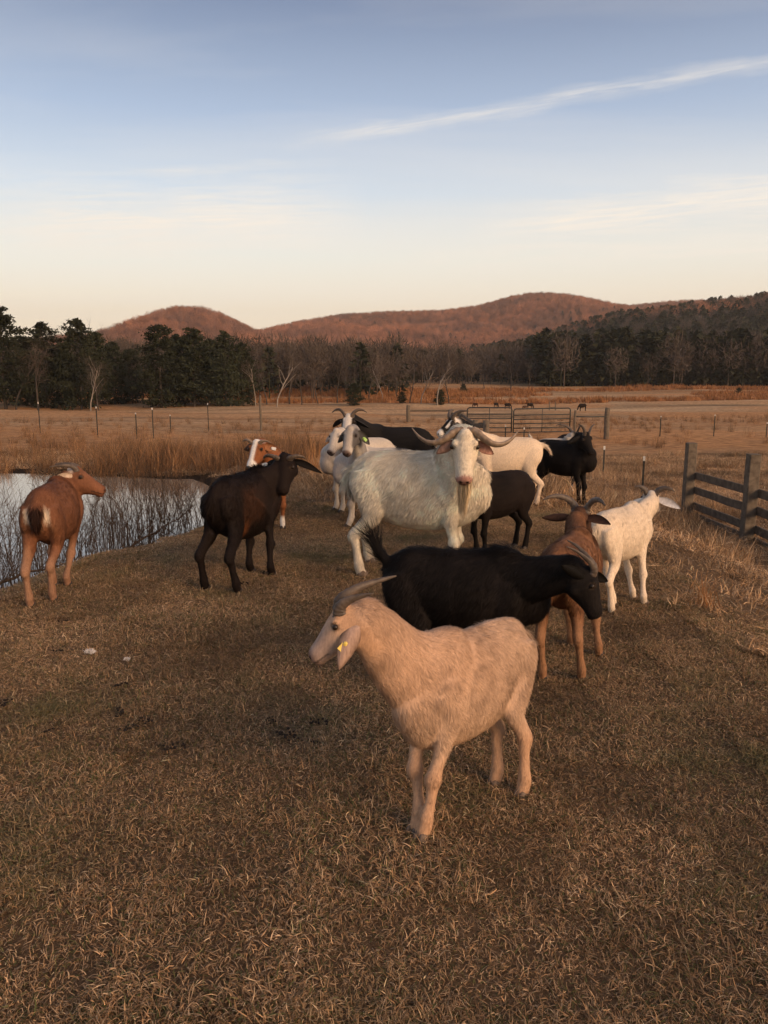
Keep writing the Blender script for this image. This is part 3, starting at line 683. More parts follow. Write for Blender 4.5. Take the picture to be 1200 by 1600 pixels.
def goat(label, pos, heading, h, poll, yaw, pitch, coat, horns='back', horn_r=.030, horn_len=(1,1), horn_mat=None, ear=(-.1,.85,-.5), ear_len=.22, ear_w=.052, ear_cols=((.2,.1,.06),(.2,.1,.06)),
         feet=None, tail='down', fur=.022, strands=12000, beard=0, tags=(None,None), fat=1.0, vox=.0125, neck_w=1.0, roll=0, name='goat', seed=1, fur_w=.0016, eye=True, neck_bow=(0,0,0), ridge=.0, ear_t=.10, ear_droop=.10, hoof_mat=None, beard_col=(.50,.36,.21), cvar=.24, hs=1.06, ear_u=-.035, ear_s=.070, deep=.0, leg_w=1.06, brisket=.0, lift0=.13):
    r = np.random.default_rng(seed)
    hd = R(heading); cx, cy = pos; z0 = gz(cx, cy)
    root = empty(name, (cx, cy, z0), hd); tag(root, label, 'goat', 'goats of the herd on the pond dam')
    ca, sa = math.cos(hd), math.sin(hd)
    def loc(p): d = np.asarray(p, float)-np.array([cx, cy, z0]); return np.array([d[0]*ca+d[1]*sa, -d[0]*sa+d[1]*ca, d[2]])
    # ---- head frame (local axes)
    yw, pt = R(yaw-heading), R(pitch)
    f = np.array([math.cos(yw)*math.cos(pt), math.sin(yw)*math.cos(pt), -math.sin(pt)]); s = np.array([-math.sin(yw), math.cos(yw), 0.0]); u = np.cross(f, s)
    if roll: cr_, sr_ = math.cos(R(roll)), math.sin(R(roll)); s, u = s*cr_+u*sr_, u*cr_-s*sr_
    po = loc(poll); hh_ = h*hs; hp = lambda a, b, c: po+(f*a+s*b+u*c)*hh_
    g = Geo()
    # torso
    T = np.array(TORSO); T = spline(T, 34); zc = T[:,1].copy(); dd_ = deep*np.clip(np.minimum((T[:,0]+.50)/.18, (.54-T[:,0])/.16), 0, 1); zc -= dd_/2; T[:,2] += dd_/2; low = .5-.5*np.cos(np.clip((T[:,0]+.45)/.85, 0, 1)*2*math.pi)
    path = np.column_stack([T[:,0], np.zeros(len(T)), zc-.012*(fat-1)*10*low*.5])*h
    g.loft(path, T[:,3]*h*(.85+.15*fat)*1.0, T[:,2]*h*(1+(fat-1)*.5), seg=22)
    g.loft(spline(C([-.49,0,.80,.06],[-.40,0,.895,.06],[-.20,0,.925,.05],[.05,0,.922,.045],[.22,0,.945,.05],[.34,0,.92,.07],[.42,0,.86,.05]), 18)[:,:3]*h, .055*h, .055*h, seg=10)
    for q in (-1, 1): g.ball(C(.40,q*.095,.70)*h, .062*h, 10)
    g.ball(C(.45+brisket*.3,0,.665)*h, C(.13+brisket,.115,.165)*h, 14)
    # neck
    b0, b1 = C(.20,0,.79-.17*(neck_w-1))*h, hp(-.02,0,-.085); dirn = unit(b1-b0)
    mid = b0*.52+b1*.48+C(0,0,-.025)*h+np.asarray(neck_bow)*h; e2 = hp(.055,0,-.095)
    K = spline(np.column_stack([[b0, b0*.72+mid*.28+C(.04,0,0)*h, mid, b1*.75+mid*.25, b1, e2], [.22,.215,.152,.118,.100,.078], [.130,.132,.094,.080,.074,.06]]), 22)
    side = unit(np.cross(C(0,0,1), dirn)); 
    upv = unit(np.cross(dirn, side)); sh = unit(u - dirn*np.dot(u, dirn)+1e-6)
    w = np.linspace(0, 1, 22)[:,None]**2; ups = unit(upv*(1-w)+sh*w)
    nw = 1+(neck_w-1)*np.interp(np.linspace(0, 1, 22), [0,.45,.7,1], [1,1,.6,.25]); g.loft(K[:,:3], K[:,4]*h*(.5+.5*nw), K[:,3]*h*nw, up=ups, seg=18)
    # head
    Hd = spline(np.array(HEAD), 26); cu = (Hd[:,1]+Hd[:,2])/2; hh = (Hd[:,1]-Hd[:,2])/2
    g.loft(np.array([hp(a*HL, 0, c) for a, c in zip(Hd[:,0], cu)]), Hd[:,3]*hh_, hh*hh_, up=u, seg=18)
    for q in (-1, 1):
        g.ball(hp(.29*HL, q*.062, .000), .026*hh_, 10)                       # brow
        g.ball(hp(.97*HL, q*.018, -.088), .026*hh_, 10)                      # nostril wing
        g.ball(hp(.25*HL, q*.052, -.125), .048*hh_, 10)                      # cheek
    g.ball(hp(.93*HL, 0, -.125), .034*hh_, 10)                               # chin
    g.ball(hp(.04, 0, .01), .052*hh_, 10)                                    # poll
    # legs
    F = []
    dflt = [(.315,.088),(.325,-.088),(-.43,.095),(-.41,-.095)]
    for k in range(4):
        if feet and feet[k] is not None:
            fp = on_ground(*feet[k]) if len(feet[k]) == 2 else np.array(feet[k][:3]); l = loc(fp)/h
            x0, y0 = dflt[k]; l[0] = np.clip(l[0], x0-.24, x0+.24); l[1] = np.clip(l[1], y0-.17, y0+.17)
        else:
            l = C(dflt[k][0]+r.normal(0,.04), dflt[k][1]+r.normal(0,.012), 0)
        wx, wy = cx+(l[0]*ca-l[1]*sa)*h, cy+(l[0]*sa+l[1]*ca)*h; l[2] = (gz(wx, wy)-z0-.008)/h; F.append(l)
        fx, fy, fz = l; q = 1 if k % 2 == 0 else -1
        if k < 2:
            top = C(.30,.105*q,.80); el = C(.275+.15*(fx-.32),.112*q,.545); kn = C(el[0]*.42+fx*.58+.018, el[1]*.45+fy*.55, .285+fz*.5); ft = C(fx-.012, fy, .088+fz)
            J = [(*top,.055,.115),(*C(.305,.122*q,.68),.058,.112),(*(el+C(.012,0,.03)),.056,.088),(*(el*.6+kn*.4),.040,.050),(*(el*.22+kn*.78),.033,.036),(*kn,.042,.045),(*(kn*.78+ft*.22-C(.008,0,0)),.029,.030),(*(kn*.4+ft*.6-C(.008,0,0)),.025,.027),(*(ft+C(0,0,.015)),.033,.036),(*ft,.033,.037),(*C(fx+.006,fy,.045+fz),.031,.036),(*C(fx+.012,fy,.016+fz),.034,.040)]
        else:
            st = C(-.245+.2*(fx+.42),.118*q,.565); hk = C(fx-.052, fy*.8+.10*q*.2, .315+fz*.5); ft = C(fx-.008, fy, .088+fz)
            J = [(*C(-.37,.085*q,.83),.062,.130),(*C(-.35,.108*q,.72),.066,.150),(*C(-.32,.115*q,.61),.064,.128),(*(st*.62+hk*.38),.050,.078),(*(st*.3+hk*.7),.037,.050),(*hk,.036,.047),(*(hk*.82+ft*.18+C(.008,0,0)),.029,.034),(*(hk*.4+ft*.6+C(.004,0,0)),.026,.030),(*(ft+C(0,0,.015)),.034,.037),(*ft,.034,.038),(*C(fx+.006,fy,.045+fz),.032,.037),(*C(fx+.014,fy,.016+fz),.035,.041)]
        J = spline(np.array(J), 40); J[:,3:] *= np.interp(np.linspace(0,1,40), [0,.25,.45,1], [1,1,leg_w,leg_w])[:,None]
        g.loft(J[:,:3]*h, J[:,3]*h, J[:,4]*h, up=(1,0,0), seg=12)
    # tail
    tp = {'down': [(-.44,0,.84),(-.510,0,.825),(-.545,0,.77),(-.550,0,.70),(-.545,0,.655)], 'up': [(-.46,0,.87),(-.53,0,.915),(-.565,0,.985),(-.60,0,1.05)],
          'out': [(-.46,0,.87),(-.54,0,.86),(-.60,0,.80),(-.64,0,.72)]}[tail]
    tpts = spline(np.array(tp), 12)*h; g.loft(tpts, np.linspace(.045, .018, 12)*h, np.linspace(.036, .014, 12)*h, up=(1,0,.3), seg=10)
    raw = obj('raw', g.mesh('raw')); md = raw.modifiers.new('r', 'REMESH'); md.mode = 'VOXEL'; md.voxel_size = vox*h*.66/.66
    sm = raw.modifiers.new('s', 'SMOOTH'); sm.factor = .5; sm.iterations = 14 if seed == 3 else 5
    dg = bpy.context.evaluated_depsgraph_get(); me = bpy.data.meshes.new_from_object(raw.evaluated_get(dg)); old = raw.data
    bpy.data.objects.remove(raw); bpy.data.meshes.remove(old); me.name = 'body'
    me.polygons.foreach_set('use_smooth', np.ones(len(me.polygons), bool))
    nv = len(me.vertices); V = np.empty(nv*3, np.float32); me.vertices.foreach_get('co', V); V = V.reshape(-1,3).astype(float)
    def hq(P): d = P-po; return np.stack([d@f, d@s, d@u], -1)/hh_
    def ishead(P):
        q = hq(P); return smooth(-.06, .02, q[:,0])*(1-smooth(.11, .15, np.abs(q[:,1])))*smooth(-.30, -.22, q[:,2])*(q[:,0] < .5)
    tl = tpts[3:]
    def istail(P): return 1-smooth(.045*h, .075*h, np.min(np.linalg.norm(P[:,None]-tl[None], axis=-1), 1))
    def color(P, n=None):
        L = P/h; q = hq(P); hm = ishead(P); c = coat(L, q, hm, istail(P))
        nose = hm*smooth(.315, .345, q[:,0])*(1-smooth(-.075, -.055, -np.abs(q[:,2]+.085)+.0))
        nostril = hm*(np.hypot(q[:,1].__abs__()-.022, q[:,2]+.082) < .011)*(q[:,0] > .90*HL)
        mouth = hm*(np.abs(q[:,2]+.112-.02*(.30-q[:,0])) < .005)*(q[:,0] > .70*HL)
        c = lerpc(c, np.clip(nostril+mouth*.75, 0, 1), (.03,.018,.014))
        eyes = hm*(np.hypot(q[:,0]-.335*HL, q[:,2]+.014) < .024)*(np.abs(q[:,1]) > .05); c = lerpc(c, eyes*.6, (.05,.035,.025))
        return np.clip(c, .004, .9)
    set_col(me, color(V)); body = obj('body', me, M_COAT, root)
    # ---- coat of hair strands
    me.calc_loop_triangles(); nt_ = len(me.loop_triangles); tri = np.empty(nt_*3, np.int32); me.loop_triangles.foreach_get('vertices', tri); tri = tri.reshape(-1,3)
    vn = np.empty(nv*3, np.float32); me.vertices.foreach_get('normal', vn); vn = vn.reshape(-1,3).astype(float)
    A = np.linalg.norm(np.cross(V[tri[:,1]]-V[tri[:,0]], V[tri[:,2]]-V[tri[:,0]]), axis=1)
    n = strands; k = r.choice(nt_, n, p=A/A.sum()); ab = r.random((n,2)); fl = ab.sum(1) > 1; ab[fl] = 1-ab[fl]; ab = np.column_stack([1-ab.sum(1), ab])
    P = (V[tri[k]]*ab[...,None]).sum(1); Nn = unit((vn[tri[k]]*ab[...,None]).sum(1)); L = P/h
    hm = ishead(P); tm = istail(P)*(L[:,0] < -.46); leg = 1-smooth(.36, .52, L[:,2]); 
    comb = np.tile(C(-.5,0,-.8), (n,1)); neckz = smooth(.25, .40, L[:,0])[:,None]*(1-leg[:,None]); comb = comb*(1-neckz)+(unit(C(-.3,0,-.9)-dirn*.5))*neckz
    comb = comb*(1-leg[:,None])+C(0,0,-1)*leg[:,None]; comb = comb*(1-hm[:,None])+(-f)*hm[:,None]; tdir = unit(tpts[-1]-tpts[3]); comb = comb*(1-tm[:,None])+tdir*tm[:,None]
    cl = np.stack([wob(P, 28/h*.66, 50+i) for i in range(3)], -1)*.27+np.stack([wob(P, 90/h*.66, 60+i) for i in range(3)], -1)*.22
    D = unit(comb)+cl+r.normal(0, .16, (n,3)); D = D-Nn*(D*Nn).sum(1, keepdims=True); D = unit(D)
    spine = smooth(.93, .99, L[:,2])*(1-hm)*(np.abs(L[:,1]) < .06)
    ln = fur*(1-.62*hm)*(1-.45*leg)*r.uniform(.55, 1.25, n)*(1+1.3*tm)*(1+ridge*spine); lift = lift0+.20*r.random(n)+.5*ridge*spine*.5+tm*.3
    d1 = unit(D+Nn*lift[:,None]); d2 = unit(D+Nn*(lift*.45)[:,None]+C(0,0,-.12))
    sd = unit(np.cross(d1, Nn)+r.normal(0, .25, (n,3)))*(fur_w*(.7+.6*r.random(n)))[:,None]*.5
    P0 = P-Nn*.0015; P1 = P0+d1*(ln*.5)[:,None]; P2 = P1+d2*(ln*.5)[:,None]
    W = np.stack([P0-sd, P0+sd, P1-sd*.8, P1+sd*.8, P2], 1).reshape(-1,3); o5 = (np.arange(n)*5)[:,None]
    cs = color(P)*(r.uniform(1-cvar, 1+cvar*.85, n)*(1+.16*wob(P, 45/h*.66, 71)+.12*wob(P, 17/h*.66, 72)))[:,None]
    nr = unit(Nn*1.0+r.normal(0, .22, (n,3))+cl*.25)
    fm = mesh_np('coat', W, [o5+np.array([[0,1,3,2]]), o5+np.array([[2,3,4]])], np.repeat(np.clip(cs, .003, .92), 5, 0), np.repeat(nr, 5, 0))
    co = obj('coat', fm, M_FUR, body); co['kind'] = 'stuff'
    # ---- eyes, ears, horns, hooves, beard
    for i, q in enumerate((1, -1)):
        if eye:
            eg = Geo().ball(hp(.335*HL, q*.0800, -.014), .0160*hh_, 10); obj('eye', eg.mesh('eye'), M_EYE, root)
        if ear_len:
            ed = ear[i] if isinstance(ear[0], (tuple, list)) else ear
            e0 = np.array([ear_t*HL, q*ear_s, ear_u]); d = unit(np.array([ed[0], q*ed[1], ed[2]])); n_, m_ = 9, 5
            t = np.linspace(0, 1, n_); wd = ear_w*np.array([.55,.78,.95,1.0,.98,.88,.70,.46,.12]); droop = np.array([0,0,-1.0])
            wv = np.array([.5,0,.85]) if pitch < 35 or seed == 3 else np.array([-.8,0,.55]); wv = unit(wv-d*np.dot(wv, d)); nv_ = np.cross(d, wv)
            Vv = []
            for sgn in (1, -1):
                for tt, ww in zip(t, wd):
                    c0 = e0+d*ear_len*tt+droop*(ear_droop*ear_len*tt*tt)
                    for a in np.linspace(-1, 1, m_):
                        p = c0+wv*ww*a*.9+nv_*(.5*ww*(a*a-.4))+nv_*sgn*.006*(1-a*a)*(1-tt**3); Vv.append(hp(*p))
            Vv = np.array(Vv); ii = np.arange(n_-1)[:,None]*m_; jj = np.arange(m_-1)[None]; Q = np.stack([ii+jj, ii+jj+1, ii+m_+jj+1, ii+m_+jj], -1).reshape(-1,4); off = n_*m_
            rim = [list(range(m_-1)), ]
            eb = np.concatenate([Q, Q[:,::-1]+off]); edge = list(range(0, off, m_)), list(range(m_-1, off, m_)); st = []
            for ed_ in edge:
                for a, b in zip(ed_[:-1], ed_[1:]): st.append([a, b, b+off, a+off])
            last = list(range(off-m_, off))
            for a, b in zip(last[:-1], last[1:]): st.append([a, b, b+off, a+off])
            eb = np.concatenate([eb, np.array(st)])
            cc = np.concatenate([np.tile(ear_cols[0], (off,1)), np.tile(ear_cols[1], (off,1))])*(1+.12*r.normal(size=(2*off,1)))
            eo = obj('ear', mesh_np('ear', Vv, eb, np.clip(cc, .004, .9)), M_COAT, root)
            if tags[i]:
                p = e0+d*ear_len*.52+droop*.03*ear_len; tg = Geo()
                tg.ball(hp(*p), .016*h, 8); tgc = hp(*(p+nv_*(.004)+d*.022)); B = np.stack([s, u, f], 1)
                ax = unit(f*d[0]+s*d[1]+u*d[2]); bx = unit(f*wv[0]+s*wv[1]+u*wv[2]); tg.box(tgc, (.022*h, .017*h, .006*h), np.stack([ax, bx, np.cross(ax, bx)], 1))
                obj('ear_tag', tg.mesh('ear_tag', smooth_sh=False), tags[i], eo)
        if horns and horn_len[i] > 0:
            K = np.array(HORNS[horns]); K = spline(K, 54); K = K[:max(10, int(54*min(1, horn_len[i])))]
            if horn_len[i] > 1: K = K[:1]+(K-K[:1])*horn_len[i]
            K = K*C(1, q, 1); K = K+np.stack([wob(K, 16, seed*7+i*3+j) for j in range(3)], -1)*.006*np.linspace(0, 1, len(K))[:,None]; pts = np.array([hp(*v) for v in K]); t = np.linspace(0, 1, len(K))
            rr = horn_r*h*(1-t)**.75*(1+.06*np.sin(np.linspace(0, 60, len(K)))*np.linspace(1.4,.2,len(K))+.03*wob(K, 60, seed))+.003*h
            obj('horn', Geo().loft(pts, rr*.78, rr*1.15, up=u+f*.01, seg=12).mesh('horn'), horn_mat or M_HORN, root)
    for (fx, fy, fz) in F:
        hg = Geo()
        for q in (-1, 1):
            b = C(fx+.012, fy+q*.0175, fz)
            pts = np.array([b+C(-.008,0,.045), b+C(0,0,.030), b+C(.010,q*.002,.014), b+C(.014,q*.003,-.008)])*h
            hg.loft(pts, np.array([.012,.018,.020,.0215])*h, np.array([.026,.037,.043,.046])*h, up=(1,0,0), seg=10)
        obj('hoof', hg.mesh('hoof'), hoof_mat or M_HOOF, root)
    if beard:
        nb = 1000; b0 = np.array([hp(.80*HL+r.normal(0,.020), r.normal(0,.018), -.150+r.normal(0,.008)) for _ in range(nb)])
        ln = beard*r.uniform(.45, 1.0, nb); W = []; ax = r.normal(0, 1, (nb,3)); ax[:,2] = 0; ax = unit(ax)*.0024; pp = b0.copy(); sway = np.stack([wob(b0*40, 1, 80+i) for i in range(3)], -1)*.10
        cen = b0.mean(0)
        for kk in range(6):
            W += [pp-ax*(1-kk/6), pp+ax*(1-kk/6)]; dd = unit(f*max(0, .5-kk*.25)+C(0,0,-1.0)+sway+r.normal(0,.04,(nb,3))+(cen-b0)*(5.0 if kk > 1 else -1.0)); pp = pp+dd*(ln/6)[:,None]
        W.append(pp); W = np.stack(W, 1); m_ = W.shape[1]; oo = (np.arange(nb)*m_)[:,None]
        Q = np.concatenate([oo+np.array([[2*i, 2*i+1, 2*i+3, 2*i+2]]) for i in range(5)]); T3 = oo+np.array([[10,11,12]])
        cc = np.tile(np.asarray(beard_col), (nb,1))*r.uniform(.55, 1.3, (nb,1)); nrm = unit(unit(b0-cen)*.5+f*.5+u*.7+r.normal(0,.15,(nb,3)))
        obj('beard', mesh_np('beard', W.reshape(-1,3), [Q, T3], np.repeat(cc, m_, 0), np.repeat(nrm, m_, 0)), M_FUR, root)
    return root

# coats: functions of position (in units of shoulder height), head coordinates, head mask and tail mask
def plain(base, var=.12, seed=1, legs=None, face=None, belly=None, mane=None):
    def fn(L, q, hm, tm):
        c = np.tile(np.asarray(base, float), (len(L),1))*(1+var*wob(L, 9, seed)[:,None]+.5*var*wob(L, 27, seed+1)[:,None])
        if belly is not None: c = lerpc(c, (1-smooth(.50, .66, L[:,2]))*(1-hm), belly)
        if legs is not None: c = lerpc(c, (1-smooth(.34, .50, L[:,2]))*(1-hm), legs)
        if mane is not None: c = lerpc(c, smooth(.90, .97, L[:,2])*(1-hm), mane)
        if face is not None: c = lerpc(c, hm, face)
        return c
    return fn
def tan_coat(L, q, hm, tm):
    c = np.tile(C(.59,.385,.255), (len(L),1))*(1+.10*wob(L, 7, 2)[:,None]+.06*wob(L, 23, 3)[:,None])
    c = lerpc(c, smooth(.55, .9, L[:,2])*smooth(-.3, .25, L[:,0])*.45*(1-hm), (.50,.285,.17))
    c = lerpc(c, (1-smooth(.46, .60, L[:,2]))*.5, (.62,.40,.25)); c = lerpc(c, (1-smooth(.30, .45, L[:,2]))*.7, (.50,.28,.155))
    c = lerpc(c, smooth(-.42, -.5, L[:,0])*.4, (.62,.42,.28))
    c = lerpc(c, hm*smooth(.10, .20, q[:,0])*.8, (.40,.29,.235)); c = lerpc(c, hm*(1-smooth(.05, .14, q[:,0]))*.6, (.50,.27,.14))
    c = lerpc(c, hm*smooth(.275, .305, q[:,0])*.7, (.25,.15,.115)); return c
def buck_coat(L, q, hm, tm):
    c = np.tile(C(.88,.76,.58), (len(L),1))*(1+.05*wob(L, 8, 5)[:,None]+.05*wob(L, 30, 6)[:,None])
    c = lerpc(c, smooth(.80, .95, L[:,2])*.18*(1-hm), (.70,.52,.34)); c = lerpc(c, smooth(.3, .5, L[:,0])*(1-hm)*.25, (.78,.60,.40))
    c = lerpc(c, (1-smooth(.06, .22, L[:,2]))*.4, (.62,.52,.42)); c = lerpc(c, hm*.35, (.80,.65,.48))
    c = lerpc(c, hm*smooth(.278, .300, q[:,0]), (.50,.27,.21)); return c
def brown_coat(L, q, hm, tm):
    c = np.tile(C(.205,.086,.044), (len(L),1))*(1+.16*wob(L, 8, 7)[:,None]+.14*wob(L, 31, 8)[:,None]); c = lerpc(c, smooth(.88, .97, L[:,2])*.5*(1-hm), (.12,.042,.02))
    c = lerpc(c, smooth(-.44, -.50, L[:,0])*(1-smooth(.60, .75, L[:,2]))*.5, (.40,.22,.12))
    c = lerpc(c, (1-smooth(.28, .48, L[:,2]))*.7, (.35,.20,.125)); c = lerpc(c, smooth(.16, .10, L[:,2])*0, (.1,.05,.03))
    c = lerpc(c, smooth(.045, .075, np.abs(L[:,1]))*(1-smooth(.095, .115, np.abs(L[:,1])))*smooth(-.47, -.50, L[:,0])*smooth(.66, .72, L[:,2])*.9, (.74,.60,.45))
    c = lerpc(c, tm*smooth(.86,.82,L[:,2])*smooth(-.46,-.50,L[:,0]), (.028,.013,.009)); c = lerpc(c, hm*smooth(.04,.0,q[:,0])*smooth(-.02,.0,q[:,2])*.8, (.65,.55,.45)); return c
def darkbrown_coat(L, q, hm, tm):
    c = np.tile(C(.014,.009,.0072), (len(L),1))*(1+.2*wob(L, 6, 9)[:,None])
    c = lerpc(c, smooth(.0, .8, wob(L*C(1,1.4,.9), 5.5, 11))*smooth(.92, .80, L[:,2])*smooth(.5, .6, L[:,2])*.8, (.048,.021,.011))
    c = lerpc(c, smooth(.90, .96, L[:,2])*.85, (.012,.008,.007)); c = lerpc(c, (1-smooth(.36, .5, L[:,2]))*.85, (.014,.009,.007))
    c = lerpc(c, smooth(-.28, -.20, L[:,0])*(1-smooth(-.18, -.12, L[:,0]))*(1-smooth(.5, .62, L[:,2]))*smooth(.34, .4, L[:,2]), (.16,.06,.025)); c = lerpc(c, hm*.75, (.016,.010,.008)); return c
def blaze_coat(L, q, hm, tm):
    c = np.tile(C(.26,.095,.038), (len(L),1))*(1+.1*wob(L, 8, 13)[:,None])
    c = lerpc(c, (1-smooth(.12, .17, L[:,2])), (.75,.68,.58))
    bl = hm*(1-smooth(.018+.02*smooth(.08, .0, q[:,0]), .038+.03*smooth(.08, .0, q[:,0]), np.abs(q[:,1])))*smooth(-.09, -.04, q[:,2]); mz = hm*smooth(.235, .27, q[:,0])
    return lerpc(c, np.clip(bl+mz, 0, 1), (.80,.74,.66))
def greywhite_coat(L, q, hm, tm):
    c = np.tile(C(.56,.50,.43), (len(L),1))*(1+.10*wob(L, 9, 15)[:,None])
    c = lerpc(c, smooth(.1, .7, wob(L, 6.5, 17))*.7, (.23,.21,.195)); c = lerpc(c, smooth(-.15, -.25, L[:,0])*smooth(-.42, -.36, L[:,0])*smooth(.78, .88, L[:,2]), (.06,.055,.052))
    c = lerpc(c, hm*smooth(.035, .06, np.abs(q[:,1]))*(1-smooth(.21, .26, q[:,0])), (.11,.10,.095)); c = lerpc(c, hm*(1-smooth(.03, .05, np.abs(q[:,1])))*.55, (.38,.32,.27)); c = lerpc(c, hm*smooth(.28, .305, q[:,0]), (.14,.095,.08)); return c
def palegrey_coat(L, q, hm, tm):
    c = np.tile(C(.60,.52,.43), (len(L),1))*(1+.08*wob(L, 9, 19)[:,None]); c = lerpc(c, hm*smooth(.285, .31, q[:,0]), (.16,.11,.09)); return lerpc(c, hm*smooth(.03,.05,np.abs(q[:,1]))*.4, (.40,.34,.29))
def blackstar_coat(L, q, hm, tm):
    c = np.tile(C(.016,.014,.013), (len(L),1))*(1+.15*wob(L, 9, 21)[:,None])
    st = hm*(1-smooth(.045, .062, np.abs(q[:,1])))*(1-smooth(.20, .26, q[:,0]))*smooth(-.09, -.04, q[:,2]); return lerpc(c, st, (.62,.56,.49))
def whiteblackhead_coat(L, q, hm, tm):
    c = np.tile(C(.80,.62,.44), (len(L),1))*(1+.05*wob(L, 8, 23)[:,None]); c = lerpc(c, (1-smooth(.2,.5,L[:,2]))*.3, (.74,.58,.42))
    nk = smooth(.42, .50, L[:,0])*smooth(.84, .90, L[:,2]); c = lerpc(c, np.clip(nk+hm, 0, 1), (.016,.014,.013))
    c = lerpc(c, hm*(1-smooth(.03, .08, q[:,0]))*smooth(-.12, -.06, q[:,2]), (.72,.62,.52))
    strp = hm*smooth(.036, .046, np.abs(q[:,1]))*(1-smooth(.058, .068, np.abs(q[:,1])))*smooth(-.06, -.03, q[:,2])*(q[:,0] < .2); return lerpc(c, np.clip(strp+hm*smooth(.24, .27, q[:,0]), 0, 1), (.72,.66,.58))
def speck_coat(L, q, hm, tm):
    c = np.tile(C(.80,.64,.47), (len(L),1))*(1+.04*wob(L, 8, 25)[:,None])
    sp = smooth(.95, 1.35, wob(L, 34, 27)+.5*wob(L, 9, 28))*smooth(.62, .75, L[:,2]); c = lerpc(c, sp*.5, (.30,.22,.17))
    c = lerpc(c, hm*.65, (.40,.32,.26)); return lerpc(c, (1-smooth(.02,.05,np.abs(q[:,1])))*hm*.8, (.74,.64,.53))
def greyback_coat(L, q, hm, tm):
    c = np.tile(C(.70,.62,.53), (len(L),1)); c = lerpc(c, smooth(.62, .80, L[:,2])*(.55+.35*wob(L, 9, 29)), (.26,.235,.22)); c = lerpc(c, tm, (.78,.70,.60))
    c = lerpc(c, (1-smooth(.36,.42,L[:,2]))*smooth(.12,.18,L[:,2]), (.05,.04,.035)); return lerpc(c, hm, (.03,.026,.024))
BLACK = plain((.012,.0092,.0080), .35, 31)

